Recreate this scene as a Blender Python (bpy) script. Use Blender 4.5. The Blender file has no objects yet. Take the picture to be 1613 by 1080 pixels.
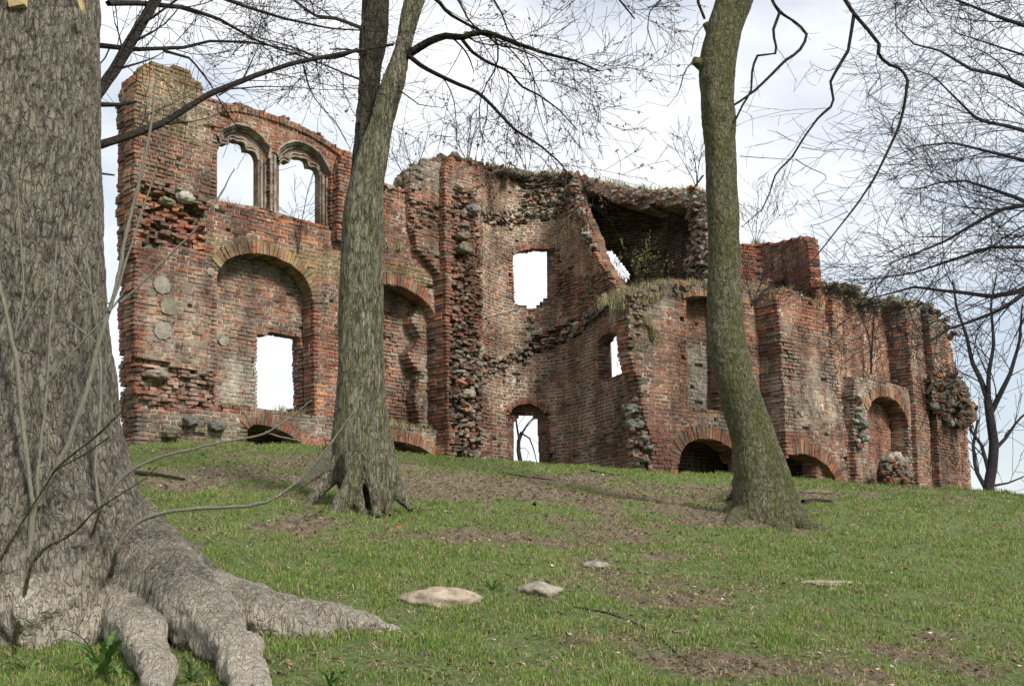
import bpy, math, random
import numpy as np
from mathutils import Vector

# ------------------------------------------------------------------ camera, sky, sun
S = bpy.context.scene
W_, H_, F_ = 1613.0, 1080.0, 1750.0
PITCH = math.atan(360.0 / F_)
CAM = np.array([0.0, 0.0, 1.6])
cd = bpy.data.cameras.new("camera"); cam = bpy.data.objects.new("camera", cd)
S.collection.objects.link(cam); S.camera = cam
cam.location = CAM; cam.rotation_euler = (math.pi / 2 + PITCH, 0, 0)
cd.sensor_width = 36; cd.lens = F_ / W_ * 36; cd.clip_end = 3000; cd.clip_start = 0.05
S.view_settings.view_transform = 'Standard'; S.view_settings.look = 'None'
S.view_settings.exposure = 0.46; S.view_settings.gamma = 1.0

SUN = Vector((0.60, -0.76, 0.80)).normalized()
w = bpy.data.worlds.new("World"); S.world = w; w.use_nodes = True
nt = w.node_tree; N = nt.nodes; N.clear()
out = N.new('ShaderNodeOutputWorld'); bg = N.new('ShaderNodeBackground')
sky = N.new('ShaderNodeTexSky'); sky.sky_type = 'NISHITA'; sky.sun_disc = False
sky.sun_elevation = math.asin(SUN.z); sky.sun_rotation = math.atan2(SUN.x, SUN.y)
tc = N.new('ShaderNodeTexCoord'); mp = N.new('ShaderNodeMapping'); mp.inputs['Scale'].default_value = (1, 1, 2.2)
mp.inputs['Location'].default_value = (0.3, 0.1, 0.42)
nz = N.new('ShaderNodeTexNoise'); nz.inputs['Scale'].default_value = 1.9; nz.inputs['Detail'].default_value = 7
nz.inputs['Roughness'].default_value = 0.55
cr = N.new('ShaderNodeValToRGB'); cr.color_ramp.elements[0].position = 0.38; cr.color_ramp.elements[1].position = 0.56
cr.color_ramp.elements[0].color = (.42, .42, .42, 1); cr.color_ramp.elements[1].color = (1, 1, 1, 1)
mx = N.new('ShaderNodeMix'); mx.data_type = 'RGBA'
mx.inputs['B'].default_value = (8.9, 9.2, 9.6, 1)
L = nt.links.new
L(tc.outputs['Generated'], mp.inputs['Vector']); L(mp.outputs[0], nz.inputs['Vector']); L(nz.outputs['Fac'], cr.inputs[0])
L(cr.outputs[0], mx.inputs['Factor']); L(sky.outputs[0], mx.inputs['A']); L(mx.outputs['Result'], bg.inputs['Color'])
bg.inputs['Strength'].default_value = 0.092
L(bg.outputs[0], out.inputs[0])

sd = bpy.data.lights.new("sun", 'SUN'); so = bpy.data.objects.new("sun", sd); S.collection.objects.link(so)
sd.energy = 3.7; sd.angle = math.radians(12); sd.color = (1.0, 0.94, 0.85)
so.rotation_euler = (-SUN).to_track_quat('-Z', 'Y').to_euler()

# ------------------------------------------------------------------ helpers
rng = np.random.default_rng(7)

def hsh(ix, iy, iz):
    n = (ix * 374761393 + iy * 668265263 + iz * 1274126177) & 0xffffffff
    n = ((n ^ (n >> 13)) * 1274126177) & 0xffffffff
    n = (n ^ (n >> 16)) & 0xffffffff
    return n.astype(np.float64) / 4294967295.0

def vnoise(p):
    p = np.asarray(p, float); i = np.floor(p).astype(np.int64); f = p - i; f = f * f * (3 - 2 * f)
    r = 0
    for a in (0, 1):
        for b in (0, 1):
            for c in (0, 1):
                wgt = (f[:, 0] if a else 1 - f[:, 0]) * (f[:, 1] if b else 1 - f[:, 1]) * (f[:, 2] if c else 1 - f[:, 2])
                r = r + wgt * hsh(i[:, 0] + a, i[:, 1] + b, i[:, 2] + c)
    return r

def fbm(p, o=4, seed=0):
    p = np.asarray(p, float) + seed * 17.31; r = 0; a = .5; t = 0
    for k in range(o):
        r = r + a * vnoise(p * (2.03 ** k) + k * 5.7); t += a; a *= .5
    return r / t

def n2(x, y, s=1.0, o=3, seed=0):
    x = np.asarray(x, float); y = np.asarray(y, float)
    return fbm(np.stack([x * s, y * s, np.full_like(x, 0.37)], 1), o, seed)

def ray(px, py):
    x = px - W_ / 2; y = H_ / 2 - py; c, s = math.cos(PITCH), math.sin(PITCH)
    return np.array([x, F_ * c - y * s, F_ * s + y * c])

def P(px, py, Y):
    d = ray(px, py); return CAM + d * (Y / d[1])

CRX = np.array([-1500, 0, 330, 700, 1000, 1300, 1500, 1613, 2400]); CRT = np.array([.09, .104, .112, .100, .0866, .0775, .0695, .064, .045])
YC = 19.0
def ground(x, y, bump=True):
    x = np.atleast_1d(np.asarray(x, float)); y = np.atleast_1d(np.asarray(y, float))
    px = 806.5 + 1786 * x / np.maximum(y, 6.0)
    zc = 1.6 + YC * np.interp(px, CRX, CRT) + .10
    s = np.maximum(y, -4) / YC
    k = .10
    hh = np.clip(.5 + .5 * (1 - s) / k, 0, 1)
    sm = 1 * (1 - hh) + s * hh - k * hh * (1 - hh)
    z = zc * sm
    far = np.clip((y - 46) / 60, 0, 1); z = z * (1 - far * far * (3 - 2 * far))
    side = np.clip((np.abs(x) - 45) / 60, 0, 1); z = z * (1 - side * side * (3 - 2 * side))
    if bump:
        z = z + (n2(x, y, .8, 3, 3) - .5) * .22 * np.clip(1 - (y - 19) / 4, .3, 1) + (n2(x, y, 4.0, 2, 5) - .5) * .045
    return z

def G(px, py):
    d = ray(px, py); Y = np.linspace(3.0, 60, 2400); p = CAM[None] + d[None] * (Y / d[1])[:, None]
    g = ground(p[:, 0], p[:, 1]); k = np.nonzero(p[:, 2] <= g)[0]
    k = k[0] if len(k) else int(np.argmin(p[:, 2] - g))
    return np.array([p[k, 0], p[k, 1], g[k]])

def mesh(name, V, faces, mat, col=None, parent=None, smooth=False, attr='Col'):
    """faces: list of int arrays (n,k)"""
    V = np.asarray(V, float)
    if parent is not None: V = V - np.array(parent.location)[None]
    me = bpy.data.meshes.new(name); me.vertices.add(len(V)); me.vertices.foreach_set('co', V.astype(np.float32).ravel())
    if not isinstance(faces, list): faces = [faces]
    li = np.concatenate([f.ravel() for f in faces]); tot = np.concatenate([np.full(len(f), f.shape[1]) for f in faces])
    me.loops.add(len(li)); me.loops.foreach_set('vertex_index', li.astype(np.int32))
    me.polygons.add(len(tot)); st = np.concatenate([[0], np.cumsum(tot)[:-1]])
    me.polygons.foreach_set('loop_start', st.astype(np.int32)); me.polygons.foreach_set('loop_total', tot.astype(np.int32))
    me.polygons.foreach_set('use_smooth', np.full(len(tot), bool(smooth)))
    if col is not None:
        a = me.color_attributes.new(attr, 'FLOAT_COLOR', 'POINT'); a.data.foreach_set('color', np.asarray(col, np.float32).ravel())
    me.update(calc_edges=True); me.validate()
    me.materials.append(mat)
    o = bpy.data.objects.new(name, me); S.collection.objects.link(o)
    if parent is not None: o.parent = parent
    return o

def tag(o, label=None, cat=None, group=None, kind=None):
    if label: o['label'] = label
    if cat: o['category'] = cat
    if group: o['group'] = group
    if kind: o['kind'] = kind
    return o

def thing(name, loc, label, cat, group=None):
    o = bpy.data.objects.new(name, None); S.collection.objects.link(o); o.location = [float(v) for v in loc]
    return tag(o, label, cat, group)

# ------------------------------------------------------------------ materials
def newmat(name):
    m = bpy.data.materials.new(name); m.use_nodes = True; t = m.node_tree; b = t.nodes['Principled BSDF']
    b.inputs['Roughness'].default_value = .9; b.inputs['Specular IOR Level'].default_value = .2
    return m, t, b
def nd(t, k, **kw):
    n = t.nodes.new(k)
    for a, v in kw.items():
        if a in n.inputs: n.inputs[a].default_value = v
        else: setattr(n, a, v)
    return n
def ramp(t, src, stops):
    r = t.nodes.new('ShaderNodeValToRGB'); e = r.color_ramp.elements
    while len(e) < len(stops): e.new(.5)
    for k, (p, c) in enumerate(stops):
        e[k].position = p; e[k].color = (*c, 1) if not isinstance(c, (int, float)) else (c, c, c, 1)
    t.links.new(src, r.inputs[0]); return r.outputs[0]
def mixc(t, f, a, b, mode='MIX'):
    m = t.nodes.new('ShaderNodeMix'); m.data_type = 'RGBA'; m.blend_type = mode
    for s, v in (('Factor', f), ('A', a), ('B', b)):
        if isinstance(v, bpy.types.NodeSocket): t.links.new(v, m.inputs[s])
        elif isinstance(v, (int, float)): m.inputs[s].default_value = v
        else: m.inputs[s].default_value = (*v, 1)
    return m.outputs['Result']
def mth(t, op, a, b=0.0):
    m = t.nodes.new('ShaderNodeMath'); m.operation = op
    for k, v in enumerate((a, b)):
        if isinstance(v, bpy.types.NodeSocket): t.links.new(v, m.inputs[k])
        else: m.inputs[k].default_value = v
    return m.outputs[0]
def noise(t, vec, scale, detail=4, rough=.6):
    n = nd(t, 'ShaderNodeTexNoise'); n.inputs['Scale'].default_value = scale; n.inputs['Detail'].default_value = detail
    n.inputs['Roughness'].default_value = rough; t.links.new(vec, n.inputs['Vector']); return n.outputs['Fac']
def bump(t, b, h, strength=.5, dist=.02):
    n = nd(t, 'ShaderNodeBump'); n.inputs['Strength'].default_value = strength; n.inputs['Distance'].default_value = dist
    t.links.new(h, n.inputs['Height']); t.links.new(n.outputs[0], b.inputs['Normal'])

def masonry_mat():
    m, t, b = newmat('weathered_masonry')
    at = nd(t, 'ShaderNodeAttribute', attribute_name='Col'); co = nd(t, 'ShaderNodeTexCoord').outputs['Object']
    c = mixc(t, 1.0, at.outputs['Color'], ramp(t, noise(t, co, 22, 5), [(.25, .62), (.75, 1.35)]), 'MULTIPLY')
    lime = mth(t, 'MULTIPLY', at.outputs['Alpha'], ramp(t, noise(t, co, 5.5, 6, .7), [(.40, 0.0), (.52, 1.0)]))
    c = mixc(t, lime, c, ramp(t, noise(t, co, 9, 5), [(.3, (.22, .20, .165)), (.7, (.40, .365, .30))]))
    smear = ramp(t, noise(t, co, 3.2, 8, .72), [(.55, 0.0), (.70, .55)])
    c = mixc(t, smear, c, (.30, .255, .20))
    geo = nd(t, 'ShaderNodeNewGeometry'); sx = nd(t, 'ShaderNodeSeparateXYZ'); t.links.new(geo.outputs['True Normal'], sx.inputs[0])
    up = ramp(t, sx.outputs['Z'], [(.55, 0.0), (.85, 1.0)])
    mo = mth(t, 'MULTIPLY', up, ramp(t, noise(t, co, 4, 5), [(.40, 0.0), (.58, .85)]))
    c = mixc(t, mo, c, ramp(t, noise(t, co, 30, 3), [(.3, (.075, .085, .025)), (.7, (.17, .155, .06))]))
    stain = ramp(t, noise(t, co, .9, 6, .65), [(.36, .50), (.60, 1.10)])
    c = mixc(t, 1.0, c, stain, 'MULTIPLY')
    ms_ = nd(t, 'ShaderNodeMapping'); ms_.inputs['Scale'].default_value = (1, 1, .16); t.links.new(co, ms_.inputs[0])
    c = mixc(t, 1.0, c, ramp(t, noise(t, ms_.outputs[0], 2.6, 5, .6), [(.38, .72), (.55, 1.12)]), 'MULTIPLY')
    t.links.new(c, b.inputs['Base Color'])
    bump(t, b, noise(t, co, 45, 5, .7), .8, .02); return m
M_brick = masonry_mat()

def bark_mat(name, dark, light, moss, mossamt, sx=14, sz=3.0, bs=1.0, cs=1.8, ck=.55):
    m, t, b = newmat(name)
    co = nd(t, 'ShaderNodeTexCoord').outputs['Object']
    mpn = nd(t, 'ShaderNodeMapping'); mpn.inputs['Scale'].default_value = (sx, sx, sz); t.links.new(co, mpn.inputs[0])
    n1 = noise(t, mpn.outputs[0], 2.0, 9, .68); n2_ = noise(t, mpn.outputs[0], .35, 4)
    at = nd(t, 'ShaderNodeAttribute', attribute_name='Col')
    nf = noise(t, mpn.outputs[0], 7.0, 6, .7)
    wv = nd(t, 'ShaderNodeVectorMath', operation='ADD'); sc_ = nd(t, 'ShaderNodeVectorMath', operation='SCALE'); nn_ = nd(t, 'ShaderNodeTexNoise'); nn_.inputs['Scale'].default_value = 1.3; nn_.inputs['Detail'].default_value = 4
    t.links.new(mpn.outputs[0], nn_.inputs['Vector']); t.links.new(nn_.outputs['Color'], sc_.inputs[0]); sc_.inputs['Scale'].default_value = 1.3
    t.links.new(mpn.outputs[0], wv.inputs[0]); t.links.new(sc_.outputs[0], wv.inputs[1])
    vo = nd(t, 'ShaderNodeTexVoronoi', feature='DISTANCE_TO_EDGE'); vo.inputs['Scale'].default_value = cs; t.links.new(wv.outputs[0], vo.inputs['Vector'])
    crack = ramp(t, vo.outputs['Distance'], [(.0, 0.0), (.16, 1.0)])
    hgt = mth(t, 'ADD', mth(t, 'MULTIPLY', at.outputs['Fac'], .42), mth(t, 'MULTIPLY', mth(t, 'ADD', n1, nf), .36))
    c = ramp(t, hgt, [(.46, dark), (.60, tuple((a + b) / 2 for a, b in zip(dark, light))), (.80, light)])
    c = mixc(t, mth(t, 'MULTIPLY', ramp(t, n2_, [(.38, 0.0), (.62, 1.0)]), mossamt), c, moss)
    c = mixc(t, mth(t, 'MULTIPLY', mth(t, 'SUBTRACT', 1.0, at.outputs['Alpha']), .85), c, ramp(t, noise(t, co, 26, 8, .75), [(.32, (.14, .115, .085)), (.44, (.52, .465, .37)), (.60, (.74, .68, .57))]))
    lich = ramp(t, noise(t, co, 16, 6, .75), [(.60, 0.0), (.68, .45)])
    c = mixc(t, lich, c, tuple(min(.6, v * 1.45) for v in light))
    c = mixc(t, mth(t, 'MULTIPLY', mth(t, 'MULTIPLY', mth(t, 'SUBTRACT', 1.0, crack), ck), mth(t, 'ADD', mth(t, 'MULTIPLY', at.outputs['Alpha'], .8), .2)), c, tuple(v * .9 for v in dark))
    t.links.new(c, b.inputs['Base Color'])
    bump(t, b, mth(t, 'ADD', mth(t, 'ADD', n1, mth(t, 'MULTIPLY', nf, .6)), mth(t, 'MULTIPLY', crack, .5)), 1.0, .05 * bs); return m
M_bark_a = bark_mat('grey_flaky_bark', (.05, .042, .033), (.34, .30, .24), (.17, .165, .11), .15, 17, 4.5, 1.0, 1.7, .36)
M_bark_b = bark_mat('ridged_bark_green', (.06, .052, .036), (.40, .365, .28), (.155, .17, .06), .6, 22, 3.5)
M_bark_d = bark_mat('dark_furrowed_bark', (.018, .016, .012), (.13, .115, .085), (.09, .09, .04), .3, 20, 4)
M_bark_c = bark_mat('mossy_olive_bark', (.04, .036, .020), (.25, .228, .15), (.105, .115, .034), .75, 15, 5, 1.0, 1.8, .35)
M_twig = bark_mat('dark_twig_bark', (.035, .028, .024), (.13, .11, .085), (.08, .08, .05), .2, 6, 6)
M_twig2 = bark_mat('grey_violet_twig_bark', (.035, .03, .033), (.095, .083, .088), (.1, .1, .1), .1, 6, 6)
M_shoot = bark_mat('smooth_grey_shoot_bark', (.15, .14, .115), (.40, .38, .32), (.2, .2, .1), .3, 20, 8, .1)

def vcol_mat(name, rough=.8, trans=0.0, nsc=30, lo=.75, hi=1.25, bstr=.0):
    m, t, b = newmat(name)
    at = nd(t, 'ShaderNodeAttribute', attribute_name='Col'); co = nd(t, 'ShaderNodeTexCoord').outputs['Object']
    c = mixc(t, 1.0, at.outputs['Color'], ramp(t, noise(t, co, nsc, 4), [(.3, lo), (.7, hi)]), 'MULTIPLY')
    t.links.new(c, b.inputs['Base Color']); b.inputs['Roughness'].default_value = rough
    if trans:
        tr = nd(t, 'ShaderNodeBsdfTranslucent'); t.links.new(c, tr.inputs[0]); ms = nd(t, 'ShaderNodeMixShader'); ms.inputs[0].default_value = trans
        t.links.new(b.outputs[0], ms.inputs[1]); t.links.new(tr.outputs[0], ms.inputs[2]); t.links.new(ms.outputs[0], t.nodes['Material Output'].inputs[0])
    if bstr: bump(t, b, noise(t, co, nsc * 1.3, 6, .7), 1.0, bstr)
    return m
M_blade = vcol_mat('grass_blade', .6, .3)
M_leaf = vcol_mat('leaf', .7, .25)
M_stone = vcol_mat('field_stone', .9, 0, 14, .55, 1.35, .03)
M_plain = vcol_mat('old_timber', .9, 0, 12, .6, 1.2, .01)

def ground_mat():
    m, t, b = newmat('hill_soil_and_turf')
    at = nd(t, 'ShaderNodeAttribute', attribute_name='Col'); co = nd(t, 'ShaderNodeTexCoord').outputs['Object']
    soil = ramp(t, noise(t, co, 14, 8, .75), [(.3, (.07, .055, .038)), (.5, (.17, .135, .095)), (.68, (.33, .27, .185))])
    turf = ramp(t, noise(t, co, 26, 8, .75), [(.3, (.05, .08, .022)), (.52, (.12, .165, .05)), (.70, (.24, .24, .11))])
    f = ramp(t, mth(t, 'ADD', mth(t, 'MULTIPLY', at.outputs['Fac'], .8), mth(t, 'MULTIPLY', noise(t, co, 7, 6, .7), .3)), [(.42, 0.0), (.60, 1.0)])
    c = mixc(t, f, soil, turf); t.links.new(c, b.inputs['Base Color'])
    bump(t, b, noise(t, co, 22, 7, .75), 1.0, .05); return m
M_ground = ground_mat()

# ------------------------------------------------------------------ ground sheet
def axis(a, b, st, far):
    c = list(np.arange(a, b + 1e-6, st)); s = st; v = b
    up = []
    while v < far: s *= 1.35; v += s; up.append(v)
    s = st; v = a; lo = []
    while v > -far: s *= 1.35; v -= s; lo.append(v)
    return np.array(lo[::-1] + c + up)
def cover(x, y):
    """0 bare litter .. 1 full turf"""
    c = n2(x, y, .55, 4, 11) * .6 + n2(x, y, 2.3, 3, 12) * .4
    px = 806.5 + 1786 * x / np.maximum(y, 1)
    band = np.exp(-((y - 14.5) / 3.0) ** 2) * (.15 + .13 * np.clip((px - 250) / 300, 0, 1)) * np.clip((1500 - px) / 300, .25, 1)
    c = c - band * .9 + .105
    c = c - .35 * np.exp(-(((x - root_spot[0]) / 1.5) ** 2 + ((y - root_spot[1]) / .8) ** 2))
    return np.clip((c - .36) / .2, 0, 1)
root_spot = (-2.9, 4.6)
xs = axis(-16, 16, .12, 420); ys = axis(2.5, 24, .12, 420)
XX, YY = np.meshgrid(xs, ys); gx, gy = XX.ravel(), YY.ravel()
gz = ground(gx, gy)
nx, ny = len(xs), len(ys)
idx = np.arange(nx * ny).reshape(ny, nx)
gf = np.stack([idx[:-1, :-1], idx[:-1, 1:], idx[1:, 1:], idx[1:, :-1]], -1).reshape(-1, 4)
cv = cover(gx, gy); 
o = mesh('ground', np.stack([gx, gy, gz], 1), gf, M_ground, np.stack([cv, cv, cv, np.ones_like(cv)], 1), smooth=True)
tag(o, kind='structure')

# ------------------------------------------------------------------ masonry surfaces
def inpoly(x, y, poly):
    r = np.zeros(x.shape, bool); n = len(poly); j = n - 1
    for i in range(n):
        xi, yi = poly[i]; xj, yj = poly[j]
        if yi != yj:
            c = ((yi > y) != (yj > y)) & (x < (xj - xi) * (y - yi) / (yj - yi) + xi); r ^= c
        j = i
    return r

class Surf:
    def __init__(s, pts):
        s.p = np.array(pts, float); d = np.diff(s.p, axis=0); l = np.hypot(d[:, 0], d[:, 1]); s.u = np.concatenate([[0], np.cumsum(l)])
        t = d / l[:, None]; tt = np.vstack([t[:1], (t[:-1] + t[1:]) / 2, t[-1:]]); tt /= np.hypot(tt[:, 0], tt[:, 1])[:, None]
        s.n = np.stack([-tt[:, 1], tt[:, 0]], 1); s.t0 = t[0]; s.t1 = t[-1]
        s.curved = len(pts) > 3
    def xy(s, u, w):
        u = np.asarray(u, float); x = np.interp(u, s.u, s.p[:, 0]); y = np.interp(u, s.u, s.p[:, 1])
        nx_ = np.interp(u, s.u, s.n[:, 0]); ny_ = np.interp(u, s.u, s.n[:, 1])
        lo = np.minimum(u, 0); hi = np.maximum(u - s.u[-1], 0)
        return x + s.t0[0] * lo + s.t1[0] * hi + nx_ * w, y + s.t0[1] * lo + s.t1[1] * hi + ny_ * w
    def xyz(s, u, v, w):
        x, y = s.xy(u, w); return np.stack([x, y, np.broadcast_to(v, x.shape)], -1)
    def uv(s, px, py, w=0.0):
        d = ray(px, py); us = np.linspace(-4, s.u[-1] + 4, 1600); x, y = s.xy(us, w)
        c = d[0] * y - d[1] * x; k = np.nonzero((c[:-1] * c[1:] <= 0) & (y[:-1] > 1))[0]
        if len(k) == 0: k = [int(np.argmin(np.abs(c)))]; k = [min(k[0], len(us) - 2)]
        best = None
        for i in k:
            f = c[i] / (c[i] - c[i + 1]) if c[i] != c[i + 1] else 0
            f = min(max(f, 0), 1)
            u = us[i] + f * (us[i + 1] - us[i]); yy = y[i] + f * (y[i + 1] - y[i])
            if best is None or yy > best[1]: best = (u, yy)
        u, yy = best; return u, CAM[2] + d[2] * yy / d[1]
    def poly(s, pp, w=0.0):
        out = []
        for i in range(len(pp)):
            a, b = pp[i], pp[(i + 1) % len(pp)]; m = 5 if s.curved else 1
            for k in range(m): out.append(s.uv(a[0] + (b[0] - a[0]) * k / m, a[1] + (b[1] - a[1]) * k / m, w))
        return out

PAL = np.array([(.232, .082, .050), (.275, .100, .056), (.345, .135, .062), (.155, .078, .054), (.082, .050, .040), (.185, .118, .084), (.240, .155, .105), (.210, .076, .050)])
CH = .088
BOXQ = np.array([[0, 1, 3, 2], [4, 6, 7, 5], [0, 4, 5, 1], [2, 3, 7, 6], [0, 2, 6, 4], [1, 5, 7, 3]])

def emit_boxes(surf, B, C, jit, seed, name, parent, mat=None):
    """B (n,6) u0 u1 v0 v1 w0 w1 ; C (n,4) ; jit (n,)"""
    r = np.random.default_rng(seed); n = len(B)
    U = B[:, [0, 0, 0, 0, 1, 1, 1, 1]]; Vv = B[:, [2, 2, 3, 3, 2, 2, 3, 3]]; Ww = B[:, [4, 5, 4, 5, 4, 5, 4, 5]]
    j = jit[:, None]
    U = U + r.normal(0, 1, U.shape) * j; Vv = Vv + r.normal(0, 1, U.shape) * j * .8; Ww = Ww + r.normal(0, 1, U.shape) * j
    tilt = r.normal(0, 1, (n, 1)) * j * 1.2; Ww = Ww + tilt * np.array([[-1, -1, -1, -1, 1, 1, 1, 1]])
    V = surf.xyz(U.ravel(), Vv.ravel(), Ww.ravel())
    Fq = (BOXQ[None] + (np.arange(n) * 8)[:, None, None]).reshape(-1, 4)
    return mesh(name, V, Fq, mat or M_brick, np.repeat(C, 8, axis=0), parent)

WALLN = [0]
def wall(name, surf, outline, holes=(), w0=0.0, T=.45, amp=.05, hamp=.012, zones=(), parent=None, lime=.0, joint=.017, rough=.006, tone=0.0, shade=1.0, missing=.012, label=None, stack=True):
    """a brick by brick wall; outline, holes and zones are traced on its own face"""
    WALLN[0] += 1; seed = WALLN[0] * 31; r = np.random.default_rng(seed)
    O = surf.poly(outline, w0); Hs = [surf.poly(h, w0) for h in holes]
    Z = [(surf.poly(z[0], w0), z[1], z[2]) for z in zones]
    a = np.array(O); umin, umax, vmin, vmax = a[:, 0].min() - .2, a[:, 0].max() + .2, a[:, 1].min(), a[:, 1].max() + .2
    us = np.arange(umin, umax, .013); rows = np.arange(math.floor(vmin / CH), math.ceil(vmax / CH) + 1)
    UU, RR = np.meshgrid(us, rows); VV = (RR + .5) * CH
    uu, vv = UU.ravel(), VV.ravel()
    rj = r.normal(0, 1, len(rows))[:, None] * np.ones_like(UU)
    du = ((n2(uu, vv, 2.2, 3, seed) - .5) * 3.2 * amp) + rj.ravel() * amp * .25; dv = (n2(uu, vv, 2.0, 3, seed + 5) - .5) * 3.2 * amp
    I = inpoly(uu + du, vv + dv, O)
    hu = (n2(uu, vv, 3.5, 2, seed + 9) - .5) * 4 * hamp + rj.ravel() * hamp * .5
    for h in Hs: I &= ~inpoly(uu + hu, vv + hu * .5, h)
    I = I.reshape(UU.shape)
    cells = []
    for k, rr in enumerate(rows):
        m = I[k]; e = np.diff(np.concatenate([[0], m.astype(int), [0]])); st = np.nonzero(e == 1)[0]; en = np.nonzero(e == -1)[0] - 1
        v0 = rr * CH; off = (0.0 if rr % 2 == 0 else .195) + ((rr * 7919) % 13) * .004
        for s_, e_ in zip(st, en):
            A, Bn = us[s_], us[e_]
            if Bn - A < .06: continue
            q = math.floor((A - off) / .39) * .39 + off; eds = []
            while q < Bn + .4: eds += [q, q + .265]; q += .39
            eds = [A] + [x for x in eds if A + .055 < x < Bn - .055] + [Bn]
            for c in range(len(eds) - 1):
                x0, x1 = eds[c], eds[c + 1]; i0 = min(int((x0 - umin) / .013), len(us) - 1); i1 = min(int((x1 - umin) / .013) + 1, len(us)); im = (i0 + i1) // 2
                up = k + 1 < len(rows) and I[k + 1, i0:i1].mean() > .5; dn = k > 0 and I[k - 1, i0:i1].mean() > .5
                ex = (c == 0) or (c == len(eds) - 2) or (not up) or (not dn)
                cells.append((x0, x1, v0, v0 + CH, ex, not up))
    c = np.array(cells, float); n = len(c); uc = (c[:, 0] + c[:, 1]) / 2; vc = (c[:, 2] + c[:, 3]) / 2
    ex = c[:, 4] > .5
    # tone of every brick
    t1 = n2(uc, vc, .75, 3, seed + 20); t2 = n2(uc, vc, 2.4, 3, seed + 21); rnd = r.random(n)
    wt = np.stack([np.full(n, 1.0), np.full(n, .8), .15 + 2.6 * np.clip(t2 - .52, 0, 1) * 4, .7 + 2.2 * np.clip(.55 - t1 + tone, 0, 1) * 3, .10 + .9 * np.clip(.5 - t2, 0, 1) * 4,
                   .25 + 2.2 * np.clip(t1 - .5, 0, 1) * 3, .12 + .8 * np.clip(t1 - .45, 0, 1) * 3, np.full(n, .8)], 1)
    cw = np.cumsum(wt, 1); ci = (rnd[:, None] * cw[:, -1:] > cw).sum(1)
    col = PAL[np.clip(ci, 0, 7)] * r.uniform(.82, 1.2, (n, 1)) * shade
    al = np.full(n, float(lime)); ero = np.zeros(n); miss = np.full(n, missing); prot = np.zeros(n)
    for zp, kind, val in Z:
        m = inpoly(uc, vc, zp)
        if kind == 'erode': ero[m] = val; miss[m] = .10
        elif kind == 'push': prot[m] += val
        elif kind == 'plaster': al[m] = val
        elif kind == 'orange': col[m] = col[m] * .62 + .38 * np.array([.34, .125, .055])
        elif kind == 'moss': col[m] = col[m] * .45 + .55 * np.array([.20, .17, .07])
        elif kind == 'grey': col[m] = col[m] * (1 - val) + val * np.array([.17, .155, .125]) * r.uniform(.7, 1.3, (int(m.sum()), 1))
        elif kind == 'red': col[m] = col[m] * .6 + .4 * np.array([.27, .085, .055])
        elif kind == 'miss': miss[m] = val
    en = n2(uc, vc, 1.1, 3, seed + 33); ero = np.maximum(ero, np.clip(en - .60, 0, 1) * .35)
    off = (n2(uc, vc, .6, 2, seed + 40) - .5) * .05 + prot + r.normal(0, rough, n) + ero * r.random(n) ** 1.5
    gone = r.random(n) < miss
    depth = np.full(n, .12)
    jj = joint / 2 * (1 + .6 * r.random(n))
    B, C, J = [], [], []
    keep = ~gone
    B.append(np.stack([c[:, 0] + jj, c[:, 1] - jj, c[:, 2] + jj, c[:, 3] - jj, w0 + off, w0 + off * 0 + .13 + np.maximum(off, 0)], 1)[keep])
    C.append(np.column_stack([col, al])[keep]); J.append((np.full(n, .0035) + ero * .05)[keep])
    # mortar bed and core behind each brick
    mj = .006 + .03 * np.clip(en - .45, 0, 1) * 3 + np.where(gone, .10, 0) + ero * .5
    ins = np.where(ex, .034 if stack else .004, 0)
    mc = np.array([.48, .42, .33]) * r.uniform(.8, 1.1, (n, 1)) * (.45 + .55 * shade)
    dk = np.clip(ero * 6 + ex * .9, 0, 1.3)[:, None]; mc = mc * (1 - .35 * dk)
    B.append(np.stack([c[:, 0] + ins, c[:, 1] - ins, c[:, 2] + ins, c[:, 3] - ins, w0 + np.maximum(off, -.01) + mj, np.full(n, w0 + T)], 1))
    C.append(np.column_stack([mc, al * .5 + .2])); J.append(np.zeros(n))
    if stack:
        wcur = .13
        while wcur < T - .04:
            st_ = min(.26, T - wcur); jj = np.full(n, .005); m = ex & (r.random(n) > .03); k_ = int(m.sum())
            cc = PAL[r.integers(0, 8, k_)] * r.uniform(.7, 1.2, (k_, 1)) * shade; q = r.normal(0, .008, k_)
            B.append(np.stack([c[m, 0] + jj[m] + q, c[m, 1] - jj[m] + q, c[m, 2] + jj[m], c[m, 3] - jj[m], np.full(k_, w0 + wcur + .006), np.full(k_, w0 + wcur + st_ - .006)], 1))
            C.append(np.column_stack([cc, al[m]])); J.append(np.full(k_, .004)); wcur += st_
    o = emit_boxes(surf, np.vstack(B), np.vstack(C), np.concatenate(J), seed, name, parent)
    if label: o['label'] = label
    return o

def resample(pts, step):
    p = np.array(pts, float); d = np.hypot(*np.diff(p, axis=0)[:, :2].T) if p.shape[1] == 2 else np.linalg.norm(np.diff(p, axis=0), axis=1)
    s = np.concatenate([[0], np.cumsum(d)]); n = max(2, int(round(s[-1] / step)) + 1); q = np.linspace(0, s[-1], n)
    return np.stack([np.interp(q, s, p[:, k]) for k in range(p.shape[1])], 1)

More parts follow.
